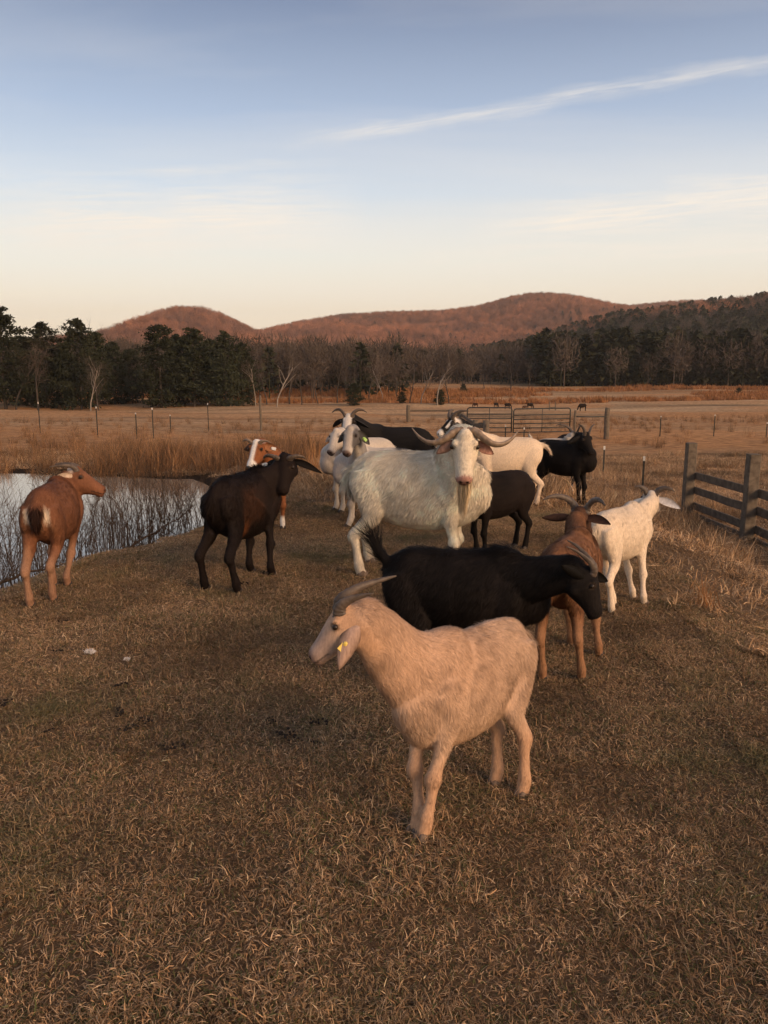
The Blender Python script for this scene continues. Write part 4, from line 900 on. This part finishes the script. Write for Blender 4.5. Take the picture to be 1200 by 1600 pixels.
def W(px, py, Y): return at(px, py, Y)
def build_goats():
    G = goat
    G('tan short-haired goat with a grey face and a yellow ear tag, nearest of the herd', (.30, 2.66), 226, .618, W(546,950,2.35), 184, 37, tan_coat, 'back', .031, (.78,1.12), M_HORN,
      deep=.075, hs=.98, ear_t=.0, ear_u=-.085, ear_s=.082, ear=((1.0,.36,-.12),(-.3,.75,.3)), ear_len=.22, ear_w=.058, ear_droop=.3, ear_cols=((.40,.265,.20),(.40,.265,.20)), feet=[(645,1318),(690,1314),(808,1264),(779,1224)], tail='down', fur=.032, lift0=.05, strands=80000, cvar=.2, tags=(M_TAG,None), vox=.0115, fur_w=.0014, neck_w=1.36, leg_w=1.2, brisket=.02, neck_bow=(.03,0,-.04), seed=3, fat=1.02, hoof_mat=M_PALEHOOF)
    G('black goat with tail raised and head lowered, behind the tan goat', (.36, 3.60), -10, .715, W(916,888,3.38), -16, 58, BLACK, 'back', .020, (.92,.92), None, hs=.95,
      ear=((.65,.40,.5),(-.75,.6,-.2)), ear_len=.20, ear_w=.040, ear_cols=((.007,.006,.005),)*2, tail='up', fur=.034, strands=45000, vox=.012, fur_w=.0018, ridge=.8, seed=5, fat=1.05, feet=[None,None,(668,1090),(650,1095)])
    G('big shaggy white buck with long outspread horns and a tan beard', (.235, 5.70), -14, .935, W(727,674,5.30), -97, 58, buck_coat, 'buck', .038, (1,1), M_PALEHORN,
      ear=((.45,.9,-.30),(.45,.9,-.30)), deep=.04, hs=1.12, ear_t=.2, ear_len=.13, ear_w=.038, ear_cols=((.42,.22,.16),(.46,.27,.20)), tail='down', fur=.042, lift0=.22, strands=60000, beard=.29, beard_col=(.80,.60,.37), vox=.0115, fur_w=.0036, neck_w=1.16, seed=7, fat=1.02, feet=[None,None,(590,868),(562,899)], cvar=.13, hoof_mat=M_PALEHOOF)
    G('dark brown goat with its head hidden behind the white buck', (.93, 6.42), 214, .69, W(716,722,6.05), 190, 30, plain((.015,.0098,.0078), .25, 41, legs=(.009,.0065,.005)), 'flat', .028, ear_cols=((.05,.03,.02),)*2, fur=.020, strands=20000, fur_w=.002, seed=9)
    G('white goat with a black head, standing just beyond the white buck', (1.33, 8.62), 178, .755, W(712,655,8.45), 205, 20, whiteblackhead_coat, 'curl', .030, (.8,.8), None, ear=(-.1,.8,-.5), ear_cols=((.03,.025,.02),(.05,.04,.03)), tail='out', fur=.020, strands=14000, fur_w=.0025, seed=11, cvar=.12)
    G('black goat with upright horns and white patched ear, by the thin posts', (2.02, 9.0), -38, .72, W(913,677,8.75), -62, 42, BLACK, 'splay', .026, (1,1), None, ear=((-.05,.75,-.65),(-.05,.75,-.65)), ear_len=.2, ear_cols=((.02,.017,.015),)*2, fur=.022, strands=12000, fur_w=.0025, seed=13, tags=(M_WTAG,None))
    G('grey-backed white goat half hidden behind the upright-horned black goat', (2.18, 9.75), 12, .72, W(893,677,9.75), 40, 35, greyback_coat, 'curl', .028, tail='up', fur=.022, strands=9000, fur_w=.0028, ear_cols=((.05,.04,.04),)*2, seed=15)
    G('brown goat facing away with curved horns and ears spread wide', (.965, 4.03), 62, .685, W(903,800,4.42), 58, 22, plain((.19,.088,.044), .34, 43, legs=(.30,.155,.080), face=(.085,.042,.025)), 'curl', .032, (1,1), None,
      ear=(-.25,.95,-.10), ear_len=.21, ear_w=.048, ear_cols=((.07,.035,.022),)*2, feet=[(892,1008),(935,1024),(847,1061),(908,1062)], fur=.032, lift0=.08, strands=26000, fur_w=.003, seed=17)
    G('white goat with faint dark specks facing away beside the board fence', (1.52, 5.02), 45, .635, W(1018,775,5.30), 75, 8, speck_coat, 'lyre', .030, (.75,1.0), None, ear=((-.1,.85,-.4),(-.15,.9,-.25)), ear_len=.22, ear_cols=((.55,.52,.50),(.75,.66,.56)), feet=[(991,936),(1002,945),(960,945),(955,957)], fur=.018, strands=22000, fur_w=.003, seed=19, cvar=.12, hoof_mat=M_PALEHOOF)
    G('reddish brown goat at the pond edge with white rump marks, looking right', (-2.20, 5.22), 97, .745, W(112,736,5.52), 6, 18, brown_coat, 'back', .024, (.85,.85), None, ear=((-.6,.7,.1),(-.75,.6,-.25)), ear_len=.19, ear_cols=((.12,.05,.03),(.55,.42,.32)), feet=[(84,915),(98,922),(47,948),(83,938)], fur=.028, lift0=.08, strands=26000, fur_w=.003, seed=21, tags=(M_TAG,None))
    G('black and brown goat with its head turned back, beside the pond', (-1.0, 5.60), 66, .755, W(446,712,5.86), -100, 50, darkbrown_coat, 'flat', .030, (1,1), M_HORN, hs=1.16, ear=((.1,.95,-.1),(.1,.9,-.25)), ear_droop=.55, ear_len=.22, ear_w=.034, ear_cols=((.010,.008,.007),)*2, feet=[(391,894),(421,900),(320,921),(370,926)], fur=.034, strands=26000, fur_w=.0034, seed=23, tags=(None,M_WTAG), ridge=.8, neck_bow=(.03,-.04,0), fat=1.1, deep=.045, leg_w=1.14)
    G('brown goat with a white blaze looking over the black and brown goat', (-1.12, 7.75), -72, .78, W(404,690,7.20), -112, 38, blaze_coat, 'flat', .022, (.9,.9), M_PALEHORN, ear=((-.1,.85,-.35),(-.1,.85,-.35)), ear_len=.17, ear_cols=((.30,.13,.06),(.10,.05,.03)), fur=.02, strands=9000, fur_w=.0024, seed=25, tags=(M_WTAG,None))
    G('grey and white goat facing the camera left of the buck, green ear tag', (-.05, 7.72), 176, .79, W(549,668,7.32), -108, 42, greywhite_coat, None, .026, ear=((.1,.5,-.75),(.1,.6,-.65)), ear_len=.19, ear_cols=((.07,.065,.06),)*2, fur=.022, strands=14000, fur_w=.0024, seed=27, tags=(M_GTAG,None))
    G('pale cream goat peeking from behind the grey and white goat', (-.26, 8.45), 205, .78, W(529,672,8.0), 238, 38, palegrey_coat, None, .024, ear=(.1,.75,-.45), ear_len=.2, ear_cols=((.55,.46,.38),)*2, fur=.02, strands=8000, fur_w=.0026, seed=29, tags=(None,None))
    G('black goat with a white forehead and wide horns, farthest back of the cluster', (.12, 9.15), 176, .84, W(546,650,8.75), -102, 30, blackstar_coat, 'lyre', .026, (1.0,1.0), None, ear=(-.1,.8,-.55), ear_len=.2, ear_cols=((.03,.026,.024),)*2, fur=.022, strands=11000, fur_w=.0026, seed=31)
build_goats()

# ------------------------------------------------------------------ fences, gates, posts
M_WOOD = mat_plain('weathered_wood', (.10,.077,.056), (.20,.158,.115), 14, .9, .1, .006)
M_RAIL = mat_plain('dark_weathered_board', (.085,.064,.046), (.18,.137,.10), 10, .9, .1, .005)
M_STEEL = mat_plain('painted_post_steel', (.022,.024,.020), (.06,.052,.040), 40, .7, .3, .001)
M_WTIP = mat_plain('white_post_tip', (.55,.52,.47), (.72,.69,.63), 40, .6, .2, 0)
M_PIPE = mat_plain('dull_green_gate_pipe', (.022,.024,.020), (.05,.048,.038), 18, .55, .4, .001)

def wood_beam(g, p0, p1, hw, hh, up=(0,0,1), seed=0):
    """a sawn board or post: box with slightly uneven edges"""
    r = np.random.default_rng(seed); p0 = np.asarray(p0, float); p1 = np.asarray(p1, float); n = 6
    t = np.linspace(0, 1, n)[:,None]; path = p0*(1-t)+p1*t; T = unit(p1-p0); S = unit(np.cross(up, T)); U = np.cross(T, S)
    path = path+S*r.normal(0, hw*.05, (n,1))+U*r.normal(0, hh*.05, (n,1)); path[0] = p0; path[-1] = p1
    b = .18; ring = [(-1,-1+b),(-1+b,-1),(1-b,-1),(1,-1+b),(1,1-b),(1-b,1),(-1+b,1),(-1,1-b)]
    V = np.concatenate([c+np.array([S*a*hw+U*d*hh for a, d in ring]) for c in path]); m = 8
    i = np.arange(n-1)[:,None]*m; j = np.arange(m)[None]; k = (j+1) % m
    Q = np.stack([i+j, i+k, i+m+k, i+m+j], -1).reshape(-1,4)
    V = np.concatenate([V, [path[0]], [path[-1]]]); jj = np.arange(m); kk = (jj+1) % m
    Tt = np.concatenate([np.stack([kk, jj, np.full(m, n*m)], -1), np.stack([(n-1)*m+jj, (n-1)*m+kk, np.full(m, n*m+1)], -1)])
    return g.add(V, Q, Tt)

def build_board_fence():
    a = on_ground(1073, 803); b = on_ground(1166, 843); d = b-a; d = unit(d*np.array([1,1,0])); step = np.linalg.norm((b-a)[:2])
    P = []
    for k in range(3):
        p = a[:2]+d[:2]*step*k; P.append(np.array([p[0], p[1], gz(p[0], p[1])]))
    Hh = at(1073, 692, a[1])[2]-a[2]
    root = empty('board_fence', tuple(P[0])); tag(root, 'weathered wooden board fence with square posts at the right edge', 'fence')
    o = P[0]; sd = np.array([-d[1], d[0], 0.0]); sd = sd if sd[0] < 0 else -sd
    for k, p in enumerate(P):
        q = p-o; tz = Hh*(1.0, .985, 1.0)[k]
        obj('post', wood_beam(Geo(), q+[0,0,-.3], q+[.01*k, 0, tz], .078, .078, up=tuple(d), seed=k).mesh('post', smooth_sh=False), M_WOOD, root)
    for k in range(2):
        for j, fz in enumerate((.545, .335, .125, -.02)):
            s0 = P[k]-o-sd*.092+np.array([0,0,Hh*fz+.01*(j%2)]); s1 = P[k+1]-o-sd*.092+np.array([0,0,Hh*fz-.012*(k)])
            off = d*.002*(1 if k else 0)
            obj('rail', wood_beam(Geo(), s0+d*.004+off, s1-d*.004, .016, .058, seed=10+k*4+j).mesh('rail', smooth_sh=False), M_RAIL, root)
build_board_fence()

def t_post(px, top, base, label, group, Y=None, tip=.10, name='steel_post', lean=0):
    p = on_ground(px, base) if Y is None else np.array([at(px, 600, Y)[0], Y, 0]); p[2] = gz(p[0], p[1])
    Hh = max(.4, at(px, top, p[1])[2]-p[2])
    root = empty(name, tuple(p)); root.rotation_euler = (0, lean, random.uniform(-.4, .4)); tag(root, label, 'fence post', group)
    w = .020 if p[1] < 20 else .026
    g = Geo(); g.box((0,0,Hh/2-.15), (w, .004, Hh/2+.15-tip/2)); g.box((0,.022,Hh/2-.15), (.004, .0175, Hh/2+.15-tip/2))
    for z in np.arange(.15, Hh-tip, .12): g.box((0,-.0075,z), (.006, .0035, .012))
    obj('shaft', g.mesh('shaft', smooth_sh=False), M_STEEL, root)
    g = Geo(); g.box((0,0,Hh-tip/2), (w+.001, .006, tip/2)); g.box((0,.022,Hh-tip/2), (.006, .0155, tip/2)); obj('painted_tip', g.mesh('painted_tip', smooth_sh=False), M_WTIP, root)
    return root
def wood_post(px, top, base, rad, label, group='wooden posts in the field'):
    p = on_ground(px, base); Hh = at(px, top, p[1])[2]-p[2]
    pts = spline([(0,0,-.3),(.01,0,Hh*.3),(-.01,.01,Hh*.7),(.01,0,Hh)], 8)
    o = obj('wooden_post', Geo().loft(pts, rad*np.linspace(1.05,.95,8), seg=10, up=(1,0,0)).mesh('wooden_post'), M_WOOD); o.location = tuple(p); tag(o, label, 'fence post', group); return p, Hh
def build_posts():
    for px, t, b, l in [(63,628,676,'leftmost of the row beyond the pond'),(153,635,684,'second from the left beyond the pond'),(240,637,685,'tall one between two short posts beyond the pond'),(326,630,674,'last before the wooden post beyond the pond')]:
        t_post(px, t, b, 'thin dark steel post with white tip, %s' % l, 'steel posts beyond the pond')
    for px, t, b, l in [(214,645,686,'left of the tall one'),(267,648,677,'right of the tall one')]:
        t_post(px, t, b, 'short dark steel post with white tip, %s beyond the pond' % l, 'steel posts beyond the pond', tip=.07)
    for px, t, b, l in [(1003,713,776,'rising behind the specked white goat'),(942,697,748,'right of the upright-horned black goat'),(862,688,712,'just left of the white raised tail'),(818,668,704,'before the right gate'),(789,664,700,'before the left gate')]:
        t_post(px, t, b, 'short dark steel post with pale top, %s' % l, 'steel posts along the dam', tip=.09)
    for px, t, b, l in [(1031,650,682,'left of a pair in the right field'),(1115,648,682,'right of a pair in the right field'),(1197,660,684,'at the right picture edge in the field')]:
        t_post(px, t, b, 'thin dark steel post, %s' % l, 'steel posts in the right field', tip=.06)
    wood_post(408, 618, 674, .075, 'tall wooden post at the end of the steel post row beyond the pond')
    wood_post(638, 633, 659, .16, 'lone stout wooden post above the white buck')
    wood_post(947, 637, 686, .13, 'leaning-free wooden post right of the pipe gates')
    wood_post(897, 641, 690, .06, 'slim gate hinge post between the gate and the wooden post')
build_posts()

def pipe_gate(pxa, pxb, Ya, Yb, Hh, label, nr=5):
    a = np.array([at(pxa, 600, Ya)[0], Ya, 0]); b = np.array([at(pxb, 600, Yb)[0], Yb, 0]); za, zb = gz(*a[:2]), gz(*b[:2])
    root = empty('pipe_gate', (a[0], a[1], za), math.atan2(b[1]-a[1], b[0]-a[0])); tag(root, label, 'gate', 'pipe gates')
    Lg = float(np.linalg.norm((b-a)[:2])); dz = zb-za; c = .12; r_ = .034
    P = lambda x, z: (x, 0, z+dz*x/Lg)
    loop = [P(0,.12), P(0,Hh-c), P(.035,Hh-.035), P(c,Hh), P(Lg*.5,Hh), P(Lg-c,Hh), P(Lg-.035,Hh-.035), P(Lg,Hh-c), P(Lg,.12)]
    obj('frame', Geo().loft(loop, r_, seg=8, up=(0,1,0)).mesh('frame'), M_PIPE, root)
    for k in range(nr):
        z = .14+(Hh-.14)*k/nr*(.92 if k else 1); obj('rail', Geo().loft([P(.01,z), P(Lg*.5,z-.004), P(Lg-.01,z)], .026, seg=6, up=(0,1,0)).mesh('rail'), M_PIPE, root)
    obj('brace', Geo().loft([(Lg*.5,-.028,.13+dz*.5), (Lg*.5,-.028,Hh-.01+dz*.5)], .018, seg=6, up=(0,1,0)).mesh('brace'), M_PIPE, root)
def build_gates():
    pipe_gate(731, 801, 42.5, 42.0, 1.42, 'left pipe gate with horizontal rails in the field fence')
    pipe_gate(804, 893, 41.8, 42.2, 1.36, 'right pipe gate with rounded corners in the field fence')
    # bar from the gate post to the wooden post
    a = on_ground(899, 690); b = on_ground(945, 688); a[2] = at(899, 651, a[1])[2]; b[2] = at(945, 651, b[1])[2]
    o = obj('fence_bar', Geo().loft([(0,0,0), tuple((b-a)*.5+[0,0,-.01]), tuple(b-a)], .03, seg=8).mesh('fence_bar'), M_PIPE); o.location = tuple(a); tag(o, 'single bar from the gate post to the wooden post', 'fence bar')
    # short corral corner left of the gates
    root = empty('corral_corner', tuple(on_ground(733, 690))); tag(root, 'weathered post and rail corner left of the pipe gates', 'fence'); o = np.array(root.location); o[2] = root.location[2]
    pp = []
    for k, (px, top, Y, rad) in enumerate([(705,640,40,.13),(722,641,38.5,.13),(744,656,31,.11),(761,657,29.5,.12)]):
        x = at(px, 600, Y)[0]; z = gz(x, Y); t = at(px, top, Y)[2]; q = np.array([x, Y, z])-o; pp.append((q, t-z)); 
        obj('post', Geo().loft([tuple(q+[0,0,-.3]), tuple(q+[.01,0,(t-z)*.5]), tuple(q+[0,0,t-z])], rad, seg=9, up=(1,0,0)).mesh('post'), M_WOOD, root)
    for a, b in ((0,1),(1,2),(2,3)):
        for fz in (.86, .5):
            q0 = pp[a][0]+[0,-.14,pp[a][1]*fz]; q1 = pp[b][0]+[0,-.14,pp[b][1]*fz]
            obj('rail', wood_beam(Geo(), q0, q1, .03, .07, seed=int(a*3+fz*10)).mesh('rail', smooth_sh=False), M_RAIL, root)
    # long rail from the lone post to the corral
    a = on_ground(641, 659); a[2] = at(641, 642, a[1])[2]; b = np.array([*at(704, 600, a[1]*.99)[:2], at(704, 642, a[1]*.99)[2]])
    o = obj('fence_rail', wood_beam(Geo(), (0,0,0), b-a, .04, .06, seed=4).mesh('fence_rail', smooth_sh=False), M_RAIL); o.location = tuple(a); tag(o, 'single top rail from the lone wooden post toward the gates', 'fence rail')
    # small stile-like frame far out
    c = on_ground(863, 641); root = empty('brace_frame', tuple(c)); tag(root, 'tiny wooden H-shaped brace standing beyond the right gate', 'fence brace')
    for x in (-.38, .38): obj('post', wood_beam(Geo(), (x,0,-.2), (x,0,1.0), .06, .06, up=(0,1,0), seed=3).mesh('post', smooth_sh=False), M_WOOD, root)
    obj('rail', wood_beam(Geo(), (-.3,0,.35), (.3,0,.35), .05, .05, seed=5).mesh('rail', smooth_sh=False), M_WOOD, root)
build_gates()

# ------------------------------------------------------------------ brush round the pond
M_BRUSH = mat_plain('bare_brush', (.045,.030,.021), (.12,.078,.05), 30, .9, .1, 0)
def stems_mesh(seed, n, Hh, spread, lean=.35, side=5, rad=.006):
    r = np.random.default_rng(seed); g = Geo()
    for k in range(n):
        a = r.uniform(0, 6.28); b = np.array([r.normal(0, spread), r.normal(0, spread), -.05]); L = Hh*r.uniform(.5, 1.1); out = np.array([math.cos(a), math.sin(a), 0])*lean*r.uniform(.1, 1.3)
        P = spline([b, b+np.array([0,0,L*.4])+out*L*.3+r.normal(0,.02,3), b+np.array([0,0,L*.75])+out*L*.8+r.normal(0,.04,3), b+np.array([0,0,L*.95])+out*L*1.3+r.normal(0,.05,3)], 7)
        g.loft(P, np.linspace(rad, rad*.3, 7)*r.uniform(.6,1.3), seg=4, up=(.7,.6,.2), cap=False)
        for j in range(side):
            t = r.uniform(.25, .95); q = P[min(int(t*6), 5)]; d = unit(P[-1]-P[0]+r.normal(0,.6,3)*L); l = L*r.uniform(.12, .35)
            g.loft([q, q+d*l*.5+r.normal(0,.012,3), q+d*l+r.normal(0,.02,3)], [rad*.45, rad*.32, rad*.16], seg=3, up=(.3,.8,.2), cap=False)
    return g.mesh('stems')
def build_brush():
    r = np.random.default_rng(12)
    M = [stems_mesh(600+i, [24,32,22,36][i], [.95,1.15,.85,1.0][i], [.18,.26,.15,.3][i], .42, 7, .0044) for i in range(4)]
    # (x, y) on the near bank and in the shallows
    spots = [(-3.72,6.75,'leftmost, at the left picture edge'),(-3.55,7.3,'left of the reddish brown goat'),(-3.42,7.75,'behind the rump of the reddish brown goat'),(-3.28,8.1,'under the head of the reddish brown goat'),(-3.14,8.5,'first right of the reddish brown goat'),(-3.02,8.8,'second right of the reddish brown goat'),(-2.88,9.1,'in the middle of the open water view'),(-2.78,9.35,'leaning over the fallen branch'),(-2.68,9.6,'thick one near the fallen branch tip'),
             (-2.58,9.85,'left of the black and brown goat'),(-2.52,10.2,'against the black and brown goat'),(-3.55,8.9,'low one standing in the water'),(-3.3,9.9,'standing out in the water, right'),(-3.0,10.8,'far one out in the water'),(-4.1,9.6,'standing out in the water, centre'),(-4.4,8.3,'standing out in the water, left'),(-3.9,7.4,'in the shallows at the left picture edge'),(-4.6,9.3,'deepest in the water, far left'),(-3.7,10.6,'in open water, upper middle')]
    for i, (x, y, tx) in enumerate(spots):
        z = max(gz(x, y), WATER_Z-.12); e = obj('bare_shrub', M[i % 4], M_BRUSH); e.location = (x, y, z); e.rotation_euler = (0, 0, r.uniform(0, 6.28)); s = r.uniform(.75, 1.0); e.scale = (s, s, s*r.uniform(.9, 1.25))
        tag(e, 'leafless twiggy shrub by the pond, %s' % tx, 'shrub', 'bare shrubs at the pond edge')
    for i, (P0, P1, P2, l) in enumerate([((-3.05,8.0,.10),(-2.75,8.9,.16),(-2.5,9.9,.30),'long dark fallen branch arching along the pond bank'),((-2.98,7.9,.05),(-2.80,8.4,.08),(-2.65,9.1,.10),'shorter fallen branch below the long one'),((-3.75,6.6,.04),(-3.4,7.2,.16),(-3.05,7.9,.12),'fallen branch behind the legs of the reddish goat')]):
        A, B, D = (np.array([q[0], q[1], max(gz(q[0], q[1]), WATER_Z)+q[2]]) for q in (P0, P1, P2)); g = Geo(); K = spline([A-A, B-A, D-A], 12); K[1:-1] += r.normal(0, .012, (10,3))
        g.loft(K, np.linspace(.018, .006, 12), seg=6)
        for j in range(14):
            q = K[r.integers(2, 11)]; d = unit((D-A)+r.normal(0, .8, 3)); l_ = r.uniform(.15, .5); g.loft([q, q+d*l_*.5+[0,0,.03], q+d*l_+[0,0,r.uniform(-.03,.12)]], [.006,.0045,.0025], seg=3, cap=False)
        o = obj('fallen_branch', g.mesh('fallen_branch'), M_BRUSH); o.location = tuple(A); tag(o, l, 'branch', 'fallen branches')
    # upright clumps of broomsedge that stand out
    for i, (px, py, Hh, l) in enumerate([(493,741,.72,'tall orange broomsedge clump left of the cream goat'),(1100,950,.26,'small reddish grass clump right of the specked white goat'),(430,690,.8,'feathery tan weed clump behind the blaze-faced goat'),(525,668,.9,'reddish weed clump behind the cream goat')]):
        p = on_ground(px, py); me = blades(70 if Hh > .5 else 40, Hh*.6, Hh*1.1, .006, .05 if Hh > .5 else .03, 1.42, [(.42,.22,.10),(.36,.18,.08),(.46,.28,.14)], 640+i, .12, 4); o = obj('broomsedge_clump', me, M_WEED); o.location = tuple(p); tag(o, l, 'grass clump', 'standing broomsedge clumps')
build_brush()

# ------------------------------------------------------------------ far grazing animals and small things
def build_far_animals():
    g = Geo(); h = .72; T = spline(np.array(TORSO), 16)
    g.loft(np.column_stack([T[:,0], np.zeros(16), T[:,1]])*h, T[:,3]*h, T[:,2]*h, seg=12)
    g.loft(np.array([(.35,0,.80),(.52,0,.66),(.64,0,.46),(.66,0,.36)])*h, np.array([.10,.08,.065,.05])*h, np.array([.15,.11,.09,.06])*h, up=(1,0,0), seg=10)
    g.loft(np.array([(.62,0,.42),(.67,0,.30),(.72,0,.15),(.73,0,.10)])*h, np.array([.06,.07,.05,.03])*h, np.array([.08,.09,.06,.03])*h, up=(1,0,0), seg=10)
    for x in (.32, -.42):
        for y in (.09, -.09): g.loft(np.array([(x+.02,y,.62),(x-.02,y,.40),(x,y,.2),(x,y,0)])*h, np.array([.07,.045,.03,.035])*h, seg=8, up=(1,0,0))
    for q in (1, -1): g.loft(np.array([(.64,q*.05,.36),(.66,q*.14,.32),(.68,q*.19,.26)])*h, np.array([.03,.035,.008])*h, np.array([.012,.012,.004])*h, seg=6)
    g.loft(np.array([(-.48,0,.85),(-.56,0,.75),(-.56,0,.6)])*h, np.array([.03,.02,.012])*h, seg=6, up=(1,0,0)); me = g.mesh('grazing_goat')
    dark = mat_plain('far_dark_coat', (.012,.009,.008), (.026,.018,.014), 8, .8, .1, 0); brn = mat_plain('far_brown_coat', (.06,.03,.018), (.10,.05,.03), 8, .8, .1, 0)
    for px, py, rz, m, s, l in [(743,637,2.6,brn,.95,'leftmost of those above the gates'),(775,637,.7,dark,1,'second from left of those above the gates'),(793,639,.2,dark,1.05,'third of those above the gates'),(820,640,3.0,brn,.7,'smallest, beside a darker one above the right gate'),(828,639,.5,dark,1.15,'largest of those above the gates'),(910,642,3.3,dark,1.1,'alone, right of the gates')]:
        p = on_ground(px, py); mm = me.copy(); mm.materials.append(m); o = obj('grazing_goat', mm); o.location = tuple(p); o.rotation_euler = (0,0,rz); o.scale = (s,s,s); tag(o, 'tiny dark far-off animal, %s' % l, 'goat', 'animals grazing far off')
build_far_animals()

def build_small():
    r = np.random.default_rng(91)
    M_WOOL = mat_plain('white_wool', (.55,.50,.47), (.75,.70,.66), 40, .95, .05, 0)
    for px, py, n, w, l in [(141,1027,260,.011,'white tuft of wool with a trailing end on the grass'),(199,1039,70,.006,'small white wisp of wool on the grass')]:
        p = on_ground(px, py); c = np.column_stack([r.normal(0,w,n), r.normal(0,w*.6,n), np.abs(r.normal(.032,w*.35,n))]); k = int(n*.3); t = r.random(k)
        if n > 300: c[:k] = np.column_stack([-.015-.06*t, -.006-.02*t+r.normal(0,.003,k), .03+r.normal(0,.003,k)])
        d = unit(r.normal(size=(n,3)))*.008; sd = unit(np.cross(d, r.normal(size=(n,3))))*.0016; V = np.stack([c-d-sd, c-d+sd, c+d+sd, c+d-sd], 1).reshape(-1,3)
        g = Geo().add(V, np.arange(4*n).reshape(-1,4)); g.ball((0,0,.03), (w*.9, w*.6, w*.55), 8)
        o = obj('wool_tuft', g.mesh('wool_tuft'), M_WOOL); o.location = tuple(p); tag(o, l, 'wool', 'wool on the grass')
    # droppings
    M_DUNG = mat_plain('droppings', (.012,.009,.007), (.03,.021,.015), 50, .8, .2, 0); pr = []
    for i in range(3):
        g = Geo()
        for k in range(7+3*i): g.ball((r.normal(0,.022), r.normal(0,.022), .012), (.007,.006,.0055), 6)
        pr.append(g.mesh('droppings'))
    c = on_ground(400, 1150); x = np.concatenate([c[0]+r.normal(0,.4,12), r.uniform(-2, 2.2, 14)]); y = np.concatenate([c[1]+r.normal(0,.3,12), r.uniform(2.2, 6, 14)]); n = len(x)
    scatter('droppings', np.column_stack([x, y, ground_z(x, y)+.012]), np.column_stack([np.zeros(n), np.zeros(n), r.uniform(0,6,n)]), r.uniform(.6,1.0,n), r.integers(0,3,n), pr, M_DUNG, 'dark goat droppings scattered through the grass')
build_small()

# ------------------------------------------------------------------ evening haze
def build_haze():
    g = Geo().box((0, 0, 78), (2400, 2400, 90)); me = g.mesh('haze', smooth_sh=False)
    m = bpy.data.materials.new('haze'); m.use_nodes = True; nt = m.node_tree; nt.nodes.clear()
    out = nt.nodes.new('ShaderNodeOutputMaterial'); v = nt.nodes.new('ShaderNodeVolumePrincipled'); nt.links.new(v.outputs[0], out.inputs['Volume'])
    v.inputs['Color'].default_value = (.88,.82,.74,1); v.inputs['Density'].default_value = .0002; v.inputs['Anisotropy'].default_value = .2
    o = obj('haze', me, m); tag(o, 'thin evening haze over the valley', kind='stuff')
build_haze()
